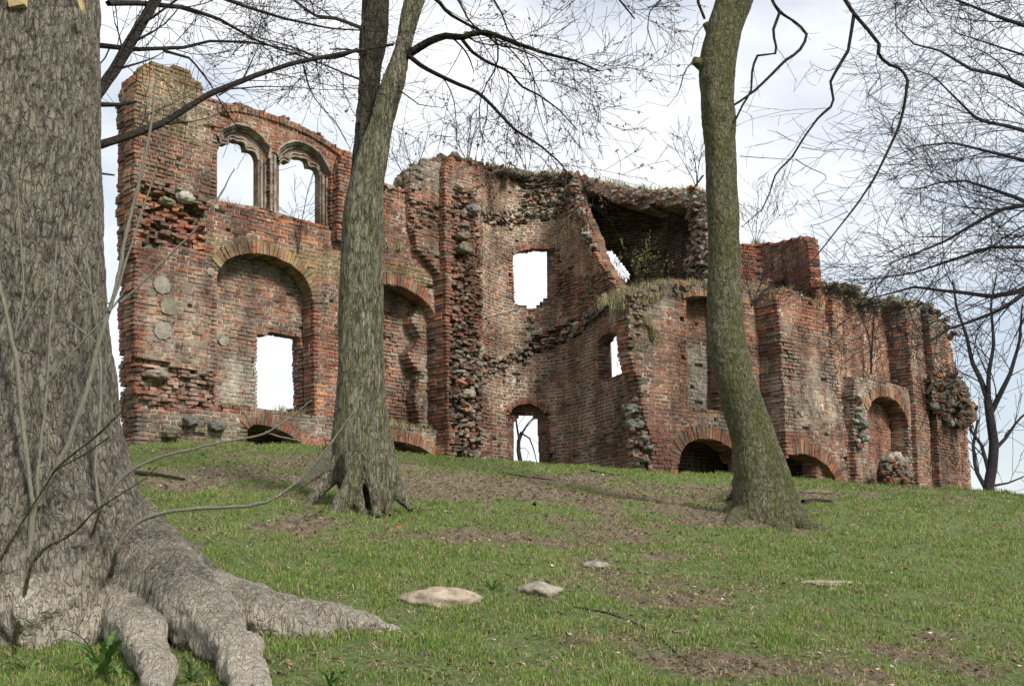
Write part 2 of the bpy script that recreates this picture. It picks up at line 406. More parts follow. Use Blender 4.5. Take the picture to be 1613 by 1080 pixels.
def ring(name, surf, arc, Lr=.26, w0=0.0, T=.3, prot=.015, step=.085, parent=None, seed=5, moss=0.0, shade=1.0):
    """brick voussoirs set on edge round an arch traced as pixels"""
    r = np.random.default_rng(seed); q = resample([surf.uv(a, b, w0) for a, b in arc], step); V = []; C = []
    for i in range(len(q) - 1):
        a, b = q[i], q[i + 1]; t = (b - a) / (np.linalg.norm(b - a) + 1e-9); nrm = np.array([-t[1], t[0]])
        if nrm[1] < 0 and abs(nrm[1]) > .3: nrm = -nrm
        ww = np.linalg.norm(b - a) * .84 / 2; m = (a + b) / 2; L0 = Lr * r.uniform(.9, 1.06)
        for (l0, l1) in ((0, L0 * .49), (L0 * .51, L0)) if r.random() < .35 else ((0, L0),):
            pr = prot + r.normal(0, .006)
            pts = []
            for du in (-1, 1):
                for l in (l0, l1):
                    for wz in (-pr, T):
                        e = m + t * du * ww * (1 + l * .25) + nrm * l + r.normal(0, .003, 2); pts.append((e[0], e[1], w0 + wz))
            V += pts; cc = PAL[r.choice([0, 1, 2, 3, 5, 6, 7])] * r.uniform(.75, 1.25)
            if r.random() < moss: cc = cc * .4 + .6 * np.array([.24, .19, .07])
            C += [(*(cc * shade), .15)] * 8
    V = np.array(V); n = len(V) // 8
    W3 = surf.xyz(V[:, 0], V[:, 1], V[:, 2]); Fq = (BOXQ[None] + (np.arange(n) * 8)[:, None, None]).reshape(-1, 4)
    return mesh(name, W3, Fq, M_brick, np.array(C), parent)

def tubes(name, L_, mat, parent=None, col=None, sides=4, smooth=True, caps=False):
    """L_: list of (pts (n,3), radii (n,))"""
    V = []; Fq = []; base = 0; C = []
    an = np.linspace(0, 2 * math.pi, sides, endpoint=False); ca, sa = np.cos(an), np.sin(an); k = np.arange(sides); k1 = (k + 1) % sides
    for ti, (p, r_) in enumerate(L_):
        p = np.asarray(p); n = len(p); t = np.gradient(p, axis=0); t /= np.linalg.norm(t, axis=1)[:, None] + 1e-9
        ref = np.array([.31, .22, .93]) if abs(t[0, 2]) < .8 else np.array([.93, .2, .31])
        a = np.cross(t, ref); a /= np.linalg.norm(a, axis=1)[:, None] + 1e-9; b = np.cross(t, a)
        ringp = p[:, None] + (a[:, None] * ca[None, :, None] + b[:, None] * sa[None, :, None]) * np.asarray(r_)[:, None, None]
        V.append(ringp.reshape(-1, 3)); i = base + np.arange(n - 1)[:, None] * sides
        Fq.append(np.stack([i + k, i + k1, i + k1 + sides, i + k + sides], -1).reshape(-1, 4))
        if col is not None: C.append(np.tile(np.append(col[ti] if isinstance(col, list) else col, 1.0), (n * sides, 1)))
        base += n * sides
    return mesh(name, np.vstack(V), np.vstack(Fq), mat, np.vstack(C) if C else None, parent, smooth)

# icosphere template for stones
import bmesh
def ico(sub):
    bm = bmesh.new(); bmesh.ops.create_icosphere(bm, subdivisions=sub, radius=1); v = np.array([x.co[:] for x in bm.verts]); f = np.array([[y.index for y in x.verts] for x in bm.faces]); bm.free(); return v, f
ICO1, ICO2, ICO4 = ico(1), ico(2), ico(4)
def rock_cloud(name, C_, R_, cols, parent, sub=ICO1, seed=1, mat=None, boxy=.5, flat=1.0):
    r = np.random.default_rng(seed); v, f = sub; V = []; Fq = []; CC = []
    for i, (c, rad) in enumerate(zip(C_, R_)):
        q = v.copy(); m = np.max(np.abs(q), axis=1)[:, None]; q = q * (1 - boxy) + boxy * q / m
        q = q * r.uniform(.65, 1.25, 3) * np.array([1, 1, flat]); q = q * (1 + (fbm(v * 2.0 + r.uniform(0, 50), 2)[:, None] - .5) * .55)
        a = r.uniform(0, 6.28); ca, sa = math.cos(a), math.sin(a); q = q @ np.array([[ca, -sa, 0], [sa, ca, 0], [0, 0, 1]]).T
        b = r.normal(0, .3); q = q @ np.array([[1, 0, 0], [0, math.cos(b), -math.sin(b)], [0, math.sin(b), math.cos(b)]]).T
        V.append(q * rad + np.asarray(c)); Fq.append(f + i * len(v)); CC.append(np.tile(np.append(cols[i], .15), (len(v), 1)))
    return mesh(name, np.vstack(V), np.vstack(Fq), mat or M_brick, np.vstack(CC), parent)
def brick_cloud(name, C_, R_, parent, seed=1, spread=.5, palette=None, col=None):
    """tumbled loose bricks and lime lumps"""
    r = np.random.default_rng(seed); V = []; CC = []
    for i, (c, s) in enumerate(zip(C_, R_)):
        h = np.array([.13, .06, .04]) * s * r.uniform(.6, 1.15, 3); q = np.array([[x, y, z] for x in (-1, 1) for y in (-1, 1) for z in (-1, 1)]) * h
        q = q + r.normal(0, .008, q.shape)
        a = r.uniform(0, 6.28); b, g = r.normal(0, spread, 2)
        Rz = np.array([[math.cos(a), -math.sin(a), 0], [math.sin(a), math.cos(a), 0], [0, 0, 1]]); Rx = np.array([[1, 0, 0], [0, math.cos(b), -math.sin(b)], [0, math.sin(b), math.cos(b)]]); Ry = np.array([[math.cos(g), 0, math.sin(g)], [0, 1, 0], [-math.sin(g), 0, math.cos(g)]])
        V.append(q @ (Rz @ Rx @ Ry).T + np.asarray(c))
        cc = PAL[r.integers(0, 8)] if r.random() < .6 else np.array([.30, .27, .22])
        CC.append(np.tile(np.append(cc * r.uniform(.6, 1.2) * (col or 1.0), .25 * (col or 1.0)), (8, 1)))
    n = len(V); idx8 = np.array([[0, 1, 3, 2], [4, 6, 7, 5], [0, 4, 5, 1], [2, 3, 7, 6], [0, 2, 6, 4], [1, 5, 7, 3]])
    return mesh(name, np.vstack(V), (idx8[None] + (np.arange(n) * 8)[:, None, None]).reshape(-1, 4), M_brick, np.vstack(CC), parent)

def on(surf, px, py, w=0.0):
    u, v = surf.uv(px, py, w); return surf.xyz(np.array([u]), np.array([v]), w)[0]
def in_region(surf, poly, n, seed, w=0.0):
    r = np.random.default_rng(seed); a = np.array(poly, float); out = []
    while len(out) < n:
        q = r.uniform(a.min(0), a.max(0), (n * 3, 2)); q = q[inpoly(q[:, 0], q[:, 1], poly)]; out += list(q)
    return [on(surf, x, y, w) for x, y in out[:n]]
def rubble(name, surf, poly, n, w=(0, .1), size=(.5, 1.1), parent=None, seed=1, stones=.35, tint=1.0):
    r = np.random.default_rng(seed); a = np.array(poly, float); q = r.uniform(a.min(0), a.max(0), (n * 12, 2)); q = q[inpoly(q[:, 0], q[:, 1], poly)][:n]; n = len(q)
    pts = np.array([on(surf, x, y, wz) for (x, y), wz in zip(q, r.uniform(w[0], w[1], n))])
    k = int(n * stones); s = r.uniform(size[0], size[1], n)
    o = brick_cloud(name, pts[k:], s[k:], parent, seed, .35, col=tint); o['kind'] = 'stuff'
    if k: 
        cols = [tint * np.array([.26, .24, .20]) * r.uniform(.45, 1.35) if r.random() < .6 else PAL[r.integers(0, 8)] for _ in range(k)]
        rock_cloud('rubble_stones', pts[:k], s[:k] * .075, cols, parent, ICO1, seed + 1)['kind'] = 'stuff'
    return o
def crest(surf, line, n, w=(0, .4), size=(.05, .12), parent=None, seed=3, name='broken_wall_crest'):
    """loose mossy stones and brick ends along a broken wall top"""
    r = np.random.default_rng(seed); q = resample(line, 1.0); pts = []; 
    for i in range(n):
        a = q[r.integers(0, len(q))]; wz = r.uniform(*w); p = on(surf, a[0], a[1] + r.uniform(-1, 6), 0.0); nn = surf.n[len(surf.n) // 2]
        pts.append(p + np.array([nn[0] * wz, nn[1] * wz, r.uniform(-.05, .03)]))
    k = n // 2; cols = [np.array([.15, .13, .088]) * r.uniform(.4, 1.5) for _ in range(k)]
    rock_cloud(name, pts[:k], r.uniform(size[0], size[1], k), cols, parent, ICO1, seed)['kind'] = 'stuff'
    brick_cloud('crest_bricks', pts[k:], r.uniform(.6, 1.1, n - k), parent, seed + 1, .3)['kind'] = 'stuff'

# ------------------------------------------------------------------ the ruin: plan
def plan(px, Y, py=720): p = P(px, py, Y); return p[:2]
rt = math.sqrt(.5)
A0 = plan(212, 21.0); D45 = np.array([.70, .714]); D45 /= np.linalg.norm(D45)
SW1 = Surf([A0, A0 + D45 * 4, A0 + D45 * 7.9])
N1 = SW1.n[0]
RUIN = thing('castle_ruin', (1.0, 26, float(ground(1.0, 26)[0])), 'roofless red brick castle ruin with broken walls and empty windows on the grassy hilltop', 'ruin')
R_ = RUIN

W1_out = [(212, 770), (212, 560), (209, 460), (210, 330), (211, 150), (216, 122), (226, 104), (245, 98), (262, 103), (282, 106), (300, 112), (303, 122), (316, 127), (318, 150), (350, 163), (385, 165), (415, 175), (450, 186), (480, 201), (510, 216), (530, 230), (545, 240), (565, 262), (600, 292), (640, 298), (646, 297), (700, 300), (712, 300), (712, 780)]
win1 = [(343, 318), (343, 215), (350, 203), (372, 195), (392, 199), (412, 214), (427, 233), (424, 250), (424, 332)]
win2 = [(436, 338), (436, 244), (440, 234), (450, 226), (464, 222), (477, 224), (492, 231), (505, 242), (514, 257), (521, 270), (521, 354)]
nic1 = [(343, 636), (343, 440), (346, 422), (358, 408), (376, 401), (400, 398), (430, 403), (460, 418), (478, 434), (489, 455), (493, 478), (494, 652)]
nic2 = [(545, 676), (545, 470), (560, 452), (580, 445), (605, 446), (635, 452), (660, 466), (677, 482), (687, 500), (690, 674)]
ba1 = [(390, 780), (390, 676), (396, 669), (408, 668), (430, 673), (452, 682), (472, 697), (486, 714), (494, 740), (495, 780)]
ba2 = [(540, 780), (540, 720), (560, 704), (585, 695), (612, 693), (640, 697), (662, 704), (682, 716), (694, 735), (696, 780)]
zonesW1 = [([(222, 288), (262, 290), (330, 318), (322, 350), (322, 392), (222, 392)], 'erode', .26),
           ([(215, 95), (318, 95), (318, 235), (215, 200)], 'moss', 1), ([(215, 150), (345, 160), (345, 330), (215, 300)], 'grey', .25),
           ([(330, 365), (700, 430), (700, 480), (330, 400)], 'moss', 1), ([(345, 160), (560, 230), (560, 300), (345, 230)], 'orange', 1),
           ([(212, 560), (340, 590), (345, 650), (212, 640)], 'erode', .16), ([(212, 600), (345, 620), (345, 650), (212, 650)], 'red', 1),
           ([(225, 430), (345, 430), (345, 640), (225, 640)], 'plaster', .55), ([(670, 430), (700, 430), (706, 680), (690, 680), (688, 500), (672, 470)], 'plaster', 1.6),
           ([(212, 650), (400, 650), (400, 720), (212, 710)], 'grey', .65), ([(300, 670), (400, 670), (400, 720), (300, 715)], 'moss', 1),
           ([(400, 640), (700, 680), (700, 700), (400, 680)], 'grey', .7)]
wall('window_wall', SW1, W1_out, [win1, win2, nic1, nic2, ba1, ba2], 0, .42, .045, .012, zonesW1, R_, .15)
# deeper masonry: pier behind, niche backs, cusped window layer
wall('pier_masonry', SW1, [(212, 780), (209, 460), (205, 330), (206, 150), (213, 115), (240, 100), (300, 112), (318, 140), (335, 160), (338, 400), (335, 780)], (), .43, .60, .04, .01, (), R_, .1, tone=.1, shade=.9)
c1 = [(342, 314), (342, 236), (350, 231), (354, 226), (358, 225), (365, 226.5), (373, 223.5), (379, 230), (387, 235), (394, 245), (407, 252), (407, 325)]
c2 = [(439.5, 334), (439.5, 259), (448, 259), (452, 254), (458, 253), (466, 253), (471, 249.5), (477, 254.5), (487, 260), (492, 269), (504, 277), (504, 354)]
def scal(pts, dip):
    out = []
    for i in range(len(pts) - 1):
        a, b = np.array(pts[i], float), np.array(pts[i + 1], float); t = b - a; nrm = np.array([t[1], -t[0]]) / (np.linalg.norm(t) + 1e-6)
        for k in range(8): out.append(tuple(a + t * k / 8 + nrm * dip * math.sin(math.pi * k / 8)))
    return out + [pts[-1]]
cus1 = scal([(342, 236), (357, 228), (373, 223), (388, 237), (407, 253)], 6); cus2 = scal([(439.5, 260), (454, 257), (471, 249), (487, 263), (504, 278)], 6)
from mathutils.geometry import tessellate_polygon
def plate(name, surf, outer, holes, w0, T, col, parent):
    loops = [surf.poly(outer, w0)] + [surf.poly(h, w0) for h in holes]
    tri = np.array(tessellate_polygon([[Vector((a, b, 0)) for a, b in l] for l in loops])); q = np.array([p for l in loops for p in l]); n = len(q)
    V = np.vstack([surf.xyz(q[:, 0], q[:, 1], w0), surf.xyz(q[:, 0], q[:, 1], w0 + T)]); Fs = []; b = 0
    for l in loops:
        k = np.arange(len(l)); Fs.append(np.stack([b + k, b + (k + 1) % len(l), b + n + (k + 1) % len(l), b + n + k], 1)); b += len(l)
    return mesh(name, V, [tri, tri[:, ::-1] + n, np.vstack(Fs)], M_brick, np.tile((*col, .5), (2 * n, 1)), parent)
plate('tracery', SW1, [(338, 332), (338, 200), (350, 192), (375, 188), (400, 194), (425, 206), (445, 216), (470, 216), (500, 228), (524, 255), (530, 372)], [cus1 + [(407, 326), (342, 316)], cus2 + [(504, 355), (439.5, 335)]], .20, .20, (.20, .115, .078), R_)
door1 = [(407, 640), (407, 524), (473, 533), (475, 655)]
wall('niche_back_wall', SW1, [(320, 660), (320, 380), (380, 370), (460, 385), (520, 430), (520, 672)], [door1], .46, .34, .0, .012,
     [([(340, 400), (500, 400), (500, 450), (340, 430)], 'grey', .6), ([(343, 560), (410, 560), (410, 640), (343, 640)], 'plaster', 1.3), ([(343, 400), (400, 400), (400, 560), (343, 560)], 'plaster', .5)], R_, .25)
wall('niche_back_wall', SW1, [(535, 700), (535, 420), (580, 400), (660, 420), (720, 470), (720, 705)], (), .62, .30, .0, .012, (), R_, .35)
wall('broken_partition', SW1, [(658, 670), (652, 620), (664, 590), (640, 560), (662, 535), (648, 505), (658, 482), (680, 480), (696, 500), (700, 682)], (), .28, .33, .06, .01,
     [([(665, 560), (700, 560), (700, 672), (665, 672)], 'plaster', 1.5)], R_, .4)
# vault backs inside the low arches (recess shade put into the brick colour)
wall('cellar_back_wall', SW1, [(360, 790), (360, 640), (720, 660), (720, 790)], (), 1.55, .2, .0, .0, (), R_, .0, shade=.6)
wall('niche_sill', SW1, [(340, 668), (340, 636), (500, 652), (500, 690)], [ba1], .14, 1.3, .03, .0, [([(300, 600), (600, 600), (600, 720), (300, 720)], 'grey', .7)], R_, .3)
wall('niche_sill', SW1, [(536, 700), (536, 672), (694, 676), (700, 712)], [ba2], .14, 1.3, .03, .0, [([(500, 600), (720, 600), (720, 740), (500, 740)], 'moss', .7)], R_, .3)
def arcpts(poly, a, b): return poly[a:b]
ring('arch_ring', SW1, nic1[2:-1], .27, 0, .35, .02, .085, R_, 11, .7)
ring('arch_ring', SW1, nic2[1:-1], .27, 0, .35, .02, .085, R_, 12, .05)
ring('arch_ring', SW1, ba1[1:-1], .27, 0, .40, .02, .085, R_, 13, .1)
ring('arch_ring', SW1, ba2[1:-1], .27, 0, .40, .02, .085, R_, 14, .3)
ring('arch_ring', SW1, [(343, 178), (375, 176), (410, 185), (445, 196), (480, 211), (510, 228), (535, 246)], .13, 0, .3, .05, .10, R_, 15, .1)
# mouldings of the two cusped windows
def uvline(surf, pp, w, step=.04):
    q = resample([surf.uv(a, b, w) for a, b in pp], step); return surf.xyz(q[:, 0], q[:, 1], w)
def mould(name, surf, pp, w, r, parent, col=(.27, .20, .15)):
    p = uvline(surf, pp, w); return tubes(name, [(p, np.full(len(p), r))], M_brick, parent, np.array(col), 6)
def offs(pp, cx, cy, k): return [(cx + (x - cx) * k, cy + (y - cy) * k) for x, y in pp]
for nm, pp, cx in (('a', win1[1:-1], 385), ('b', win2[1:-1], 480)):
    mould('arch_moulding', SW1, pp, .02, .035, R_, (.20, .11, .075)); mould('arch_moulding', SW1, [(x * .97 + cx * .03, y + 4) for x, y in pp], .09, .035, R_, (.21, .12, .08))
    mould('arch_moulding', SW1, [(x * .93 + cx * .07, y + 9) for x, y in pp], .15, .03, R_, (.15, .11, .08))
def scallop(surf, pts, w, dip, r, parent):
    out = []
    for i in range(len(pts) - 1):
        a, b = np.array(pts[i], float), np.array(pts[i + 1], float)
        for k in range(9):
            f = k / 9; m = a + (b - a) * f; t = b - a; nrm = np.array([t[1], -t[0]]) / (np.linalg.norm(t) + 1e-6)
            m = m + nrm * dip * math.sin(math.pi * f); out.append(tuple(m))
    out.append(pts[-1]); q = [surf.uv(a, b, w) for a, b in out]; q = np.array(q); p = surf.xyz(q[:, 0], q[:, 1], w)
    return tubes('cusp_moulding', [(p, np.full(len(p), r))], M_brick, parent, np.array((.30, .26, .21)), 6)
for cc_ in (cus1, cus2):
    for off_, rr, ww in ((-1, .028, .19), (-6, .022, .18)): mould('cusp_moulding', SW1, [(x, y + off_) for x, y in cc_], ww, rr, R_, (.19, .12, .085))
for x, y0, y1 in ((412, 252, 328), (418, 250, 330), (427, 245, 333), (433, 245, 336), (509, 276, 354), (515, 272, 354)):
    mould('window_shaft', SW1, [(x, y0), (x, y1)], .17 if x in (412, 418, 509, 515) else .0, .035, R_, (.19, .115, .08))
# the projecting pilaster beside the second window and the pilaster before the torn stub
wall('pilaster', SW1, [(531, 380), (531, 262), (536, 246), (545, 236), (557, 238), (562, 380)], (), -.22, .24, .03, .01, (), R_, .1)
wall('pilaster', SW1, [(655, 392), (648, 350), (645, 300), (648, 276), (662, 262), (690, 250), (712, 246), (712, 470), (690, 430), (668, 402)], (), -.20, .24, .05, .01,
     [([(640, 240), (720, 240), (720, 300), (640, 300)], 'grey', .6), ([(640, 320), (700, 320), (700, 360), (640, 360)], 'erode', .12)], R_, .3)
wall('wall_top', SW1, [(642, 400), (643, 276), (655, 262), (680, 252), (712, 246), (722, 400)], (), .03, .6, .05, .01, [([(630, 240), (720, 240), (720, 310), (630, 310)], 'grey', .7)], R_, .3)

# torn stub between the window wall and the round tower
T0 = SW1.xy(np.array([SW1.uv(697, 720)[0]]), -.42); T0 = np.array([T0[0][0], T0[1][0]])
ST = Surf([T0, T0 + D45 * .6, T0 + D45 * 1.4])
wall('torn_wall_end', ST, [(706, 760), (702, 500), (700, 300), (700, 262), (708, 248), (722, 244), (742, 250), (756, 262), (760, 400), (762, 600), (768, 770)], (), 0, .9, .03, .01,
     [([(716, 300), (760, 300), (770, 560), (714, 560)], 'erode', .22), ([(714, 540), (770, 540), (775, 760), (714, 760)], 'erode', .34), ([(714, 540), (770, 540), (775, 760), (714, 760)], 'grey', .5)], R_, .2, missing=.03)
rubble('rubble_fill', ST, [(716, 560), (757, 540), (765, 735), (718, 735)], 170, (-.06, .12), (.5, 1.1), R_, 21, .5)
rubble('rubble_fill', ST, [(716, 290), (752, 280), (757, 540), (718, 560)], 110, (.02, .12), (.6, 1.1), R_, 22, .15)

# round tower: the inside of a half cylinder
PL = np.array(plan(750, 26.95)); tp = [PL]
for az, Ld in ((20, .5), (27, .8), (42, .45), (58, .4), (80, .3), (100, .3), (122, .4), (140, .4), (153, .9), (159, 2.2), (161, .8)):
    tp.append(tp[-1] + np.array([math.sin(math.radians(az)), math.cos(math.radians(az))]) * Ld)
tp = resample(tp, .12)
for _ in range(4): tp[1:-1] = (tp[:-2] + 2 * tp[1:-1] + tp[2:]) / 4
SB = Surf(tp)
bw1 = [(812, 480), (810, 402), (818, 396), (838, 391), (873, 391), (876, 462), (865, 470), (838, 486), (828, 480)]
bw2 = [(807, 745), (804, 650), (808, 642), (818, 637), (834, 635), (848, 641), (858, 652), (861, 745)]
bw3 = [(944, 600), (942, 540), (949, 528), (960, 523), (970, 524), (976, 534), (978, 588)]
B_out = [(745, 780), (745, 252), (756, 256), (780, 266), (800, 273), (830, 277), (860, 275), (893, 274), (904, 282), (908, 305), (916, 335), (925, 358), (934, 380), (938, 396), (944, 410), (956, 430), (972, 455), (994, 484), (1006, 510), (1010, 540), (1010, 790)]
zb = [([(750, 240), (800, 262), (905, 262), (930, 345), (905, 330), (880, 350), (845, 345), (800, 362), (765, 352), (757, 335), (790, 335), (818, 325), (815, 290), (755, 262)], 'erode', .20),
      ([(800, 240), (905, 262), (945, 375), (905, 335), (880, 350), (845, 345), (800, 362), (757, 350), (757, 335), (790, 335), (818, 320), (815, 285)], 'grey', .75),
      ([(750, 560), (765, 560), (800, 562), (832, 548), (835, 530), (890, 510), (960, 450), (965, 480), (910, 530), (860, 552), (810, 572), (755, 600)], 'erode', .24),
      ([(750, 565), (800, 562), (890, 525), (965, 460), (965, 485), (910, 530), (860, 552), (810, 572), (755, 600)], 'grey', .8),
      ([(880, 440), (960, 430), (960, 500), (880, 500)], 'erode', .08),
      ([(755, 260), (820, 290), (820, 330), (755, 320)], 'orange', 1), ([(750, 480), (1040, 480), (1040, 780), (750, 780)], 'plaster', .22),
      ([(750, 480), (1040, 480), (1040, 780), (750, 780)], 'miss', .022), ([(888, 728), (930, 700), (962, 676), (985, 650), (990, 656), (966, 684), (935, 708), (898, 733)], 'miss', .75), ([(826, 486), (832, 486), (836, 520), (830, 560), (816, 590), (812, 640), (808, 640), (810, 590), (824, 556), (830, 520)], 'miss', .8), ([(880, 300), (960, 380), (975, 430), (880, 430)], 'orange', 1)]
wall('round_tower_wall', SB, B_out, [bw1, bw2, bw3], 0, .34, .05, .012, zb, R_, .25, .027)
wall('round_tower_outer_wall', SB, B_out, [[(812, 492), (808, 398), (846, 392), (860, 396), (861, 466), (838, 488)], [(811, 745), (811, 665), (819, 655), (832, 652), (845, 660), (849, 745)], [(957, 605), (955, 540), (966, 524), (990, 524), (992, 592)]], .35, .14, .06, .0, (), R_, .2, stack=False)
ring('arch_ring', SB, bw1[1:5], .13, 0, .3, .012, .08, R_, 31)
ring('arch_ring', SB, bw2[1:-1], .15, 0, .3, .015, .075, R_, 32)
ring('arch_ring', SB, bw3[1:-1], .13, 0, .3, .012, .08, R_, 33)
rubble('rubble_fill', SB, [(757, 338), (800, 330), (850, 300), (905, 290), (930, 340), (880, 345), (840, 340), (800, 360), (760, 352)], 300, (-.05, .10), (.4, .9), R_, 34, .6, 1.55)
rubble('rubble_fill', SB, [(903, 288), (918, 333), (932, 378), (940, 402), (930, 402), (912, 362), (892, 318)], 150, (-.06, .12), (.5, 1.1), R_, 49, .6, 1.7)
rubble('rubble_fill', SB, [(752, 575), (800, 560), (835, 545), (890, 520), (950, 470), (962, 462), (960, 480), (900, 532), (850, 554), (805, 572), (757, 598)], 170, (-.06, .06), (.45, .95), R_, 35, .5, 1.3)
# the split running down through the tower, made by missing bricks in the wall
crest(SB, [(750, 254), (780, 264), (830, 274), (895, 272)], 160, (0, .7), (.05, .12), R_, 36)
crest(ST, [(704, 250), (722, 243), (742, 249), (757, 258)], 70, (0, .8), (.06, .13), R_, 37)
crest(SW1, [(645, 280), (655, 264), (680, 253), (708, 247)], 90, (-.15, .5), (.06, .14), R_, 38)
crest(SW1, [(350, 161), (415, 173), (480, 199), (530, 228)], 60, (0, .4), (.03, .07), R_, 39)
crest(SW1, [(240, 102), (262, 104), (282, 107), (303, 116)], 40, (0.1, .8), (.03, .06), R_, 40)
crest(SW1, [(600, 292), (640, 297)], 30, (0, .4), (.04, .07), R_, 41)

# front block with the tall niche (right of the tower)
W3a = np.array(plan(1012, 23.6)); D3 = np.array([.80, .60])
S3 = Surf([W3a, W3a + D3 * 2, W3a + D3 * 4.6])
tall = [(1086, 640), (1082, 470), (1090, 466), (1130, 468), (1136, 480), (1138, 645)]
fa1 = [(1069, 790), (1069, 730), (1072, 712), (1082, 698), (1097, 691), (1115, 690), (1135, 695), (1155, 708), (1166, 728), (1168, 790)]
O3 = [(1024, 790), (1026, 700), (1012, 650), (1004, 600), (992, 560), (990, 500), (996, 478), (1012, 466), (1040, 455), (1080, 452), (1120, 452), (1170, 455), (1225, 462), (1225, 790)]
wall('niche_wall', S3, O3, [tall, fa1], 0, .42, .05, .012, [([(985, 440), (1225, 440), (1225, 470), (1060, 472), (1012, 520), (985, 520)], 'grey', .8), ([(1015, 460), (1040, 470), (1040, 560), (1015, 560)], 'grey', .35),
     ([(1040, 540), (1085, 540), (1085, 640), (1040, 640)], 'orange', 1), ([(1090, 650), (1170, 650), (1170, 690), (1090, 690)], 'plaster', .8), ([(1020, 600), (1070, 600), (1070, 740), (1020, 740)], 'red', 1)], R_, .2)
wall('niche_back_wall', S3, [(1040, 690), (1040, 440), (1240, 440), (1240, 690)], [], .48, .25, 0, 0, [([(1040, 540), (1200, 545), (1200, 680), (1040, 680)], 'grey', 1.0), ([(1060, 440), (1200, 440), (1200, 540), (1060, 530)], 'orange', 1), ([(1060, 545), (1200, 545), (1200, 680), (1060, 680)], 'plaster', 1.0)], R_, .2, shade=.55)  # brick colour darkened to paint in the deep niche's shade
wall('block_masonry', S3, [(1030, 780), (1028, 700), (1014, 640), (1006, 590), (996, 540), (996, 490), (1020, 466), (1100, 455), (1230, 462), (1230, 780)], [[(1060, 790), (1060, 680), (1175, 680), (1175, 790)]], .75, .5, .06, 0, (), R_, .2, shade=.8, stack=True)
wall('cellar_back_wall', S3, [(1040, 800), (1040, 660), (1240, 670), (1240, 800)], (), 1.6, .2, 0, 0, (), R_, 0, shade=.55)  # shade inside the arch put into the brick colour
ring('arch_ring', S3, fa1[1:-1], .30, 0, .5, .02, .09, R_, 42, .1)
ring('arch_ring', S3, [(1075, 470), (1090, 466), (1130, 468)], .13, 0, .3, .05, .06, R_, 43, .4)
rubble('rubble_fill', S3, [(990, 462), (1010, 450), (1080, 446), (1082, 462), (1050, 470), (1012, 500), (998, 560), (988, 520)], 220, (-.05, .4), (.4, 1.0), R_, 44, .6)
# torn flank of the block, left side: boulders and broken brick
rubble('rubble_fill', S3, [(985, 640), (1005, 625), (1018, 660), (1028, 740), (1000, 740), (990, 690)], 120, (-.02, .35), (.5, 1.1), R_, 45, .6)
S3s = Surf([S3.xy(0, 1.3), S3.xy(0, .6), S3.xy(0, -.0)])
crest(S3, [(1010, 462), (1045, 452), (1100, 449), (1170, 452), (1220, 458)], 170, (0, 1.0), (.05, .13), R_, 46)

# buttress with a low arch
nB = S3.n[0]; ub = S3.uv(1200, 640)[0]; B0 = np.array(S3.xy(ub, -.66)); 
SBt = Surf([B0, B0 + D3 * 1, B0 + D3 * 2.6])
fa2 = [(1225, 800), (1228, 740), (1236, 722), (1250, 715), (1266, 714), (1284, 720), (1302, 733), (1313, 748), (1320, 770), (1322, 800)]
wall('buttress', SBt, [(1238, 800), (1236, 640), (1226, 500), (1222, 470), (1228, 458), (1245, 456), (1272, 466), (1296, 484), (1308, 520), (1322, 580), (1330, 640), (1350, 800)], [fa2], 0, .66, .04, .012,
     [([(1220, 450), (1330, 450), (1330, 520), (1220, 520)], 'red', 1), ([(1230, 560), (1340, 560), (1340, 680), (1230, 680)], 'plaster', .7), ([(1240, 680), (1340, 680), (1345, 720), (1240, 705)], 'red', 1), ([(1230, 520), (1310, 520), (1310, 560), (1230, 560)], 'plaster', .4)], R_, .25)
wall('cellar_back_wall', SBt, [(1190, 800), (1200, 690), (1345, 700), (1350, 810)], (), 1.5, .2, 0, 0, (), R_, 0, shade=.55)  # bricks coloured darker to paint the shade of the arch recess
ring('arch_ring', SBt, fa2[3:-1], .32, 0, .6, .02, .09, R_, 47, .05)
wall('buttress_foot', S3, [(1160, 800), (1166, 690), (1190, 665), (1206, 668), (1240, 712), (1240, 800)], [fa1], -.25, .27, .04, 0, [([(1100, 600), (1300, 600), (1300, 800), (1100, 800)], 'moss', 1)], R_, .3)

# upper storey: broken vault above the block
VB = np.array(plan(895, 27.6)); SV = Surf([plan(912, 29.7), plan(975, 29.9), plan(1040, 29.3), plan(1115, 27.8), plan(1180, 26.4)])
wall('vault_back_wall', SV, [(908, 480), (908, 296), (960, 300), (1110, 300), (1120, 340), (1130, 480)], [[(948, 388), (966, 396), (978, 412), (992, 432), (986, 442), (970, 438), (952, 415)]], .2, .22, .04, .01, (), R_, .05, shade=.42, tone=.3)  # shade behind the vault is painted into this dark brick colour
SF = Surf([plan(893, 28.4), plan(1125, 25.3)])
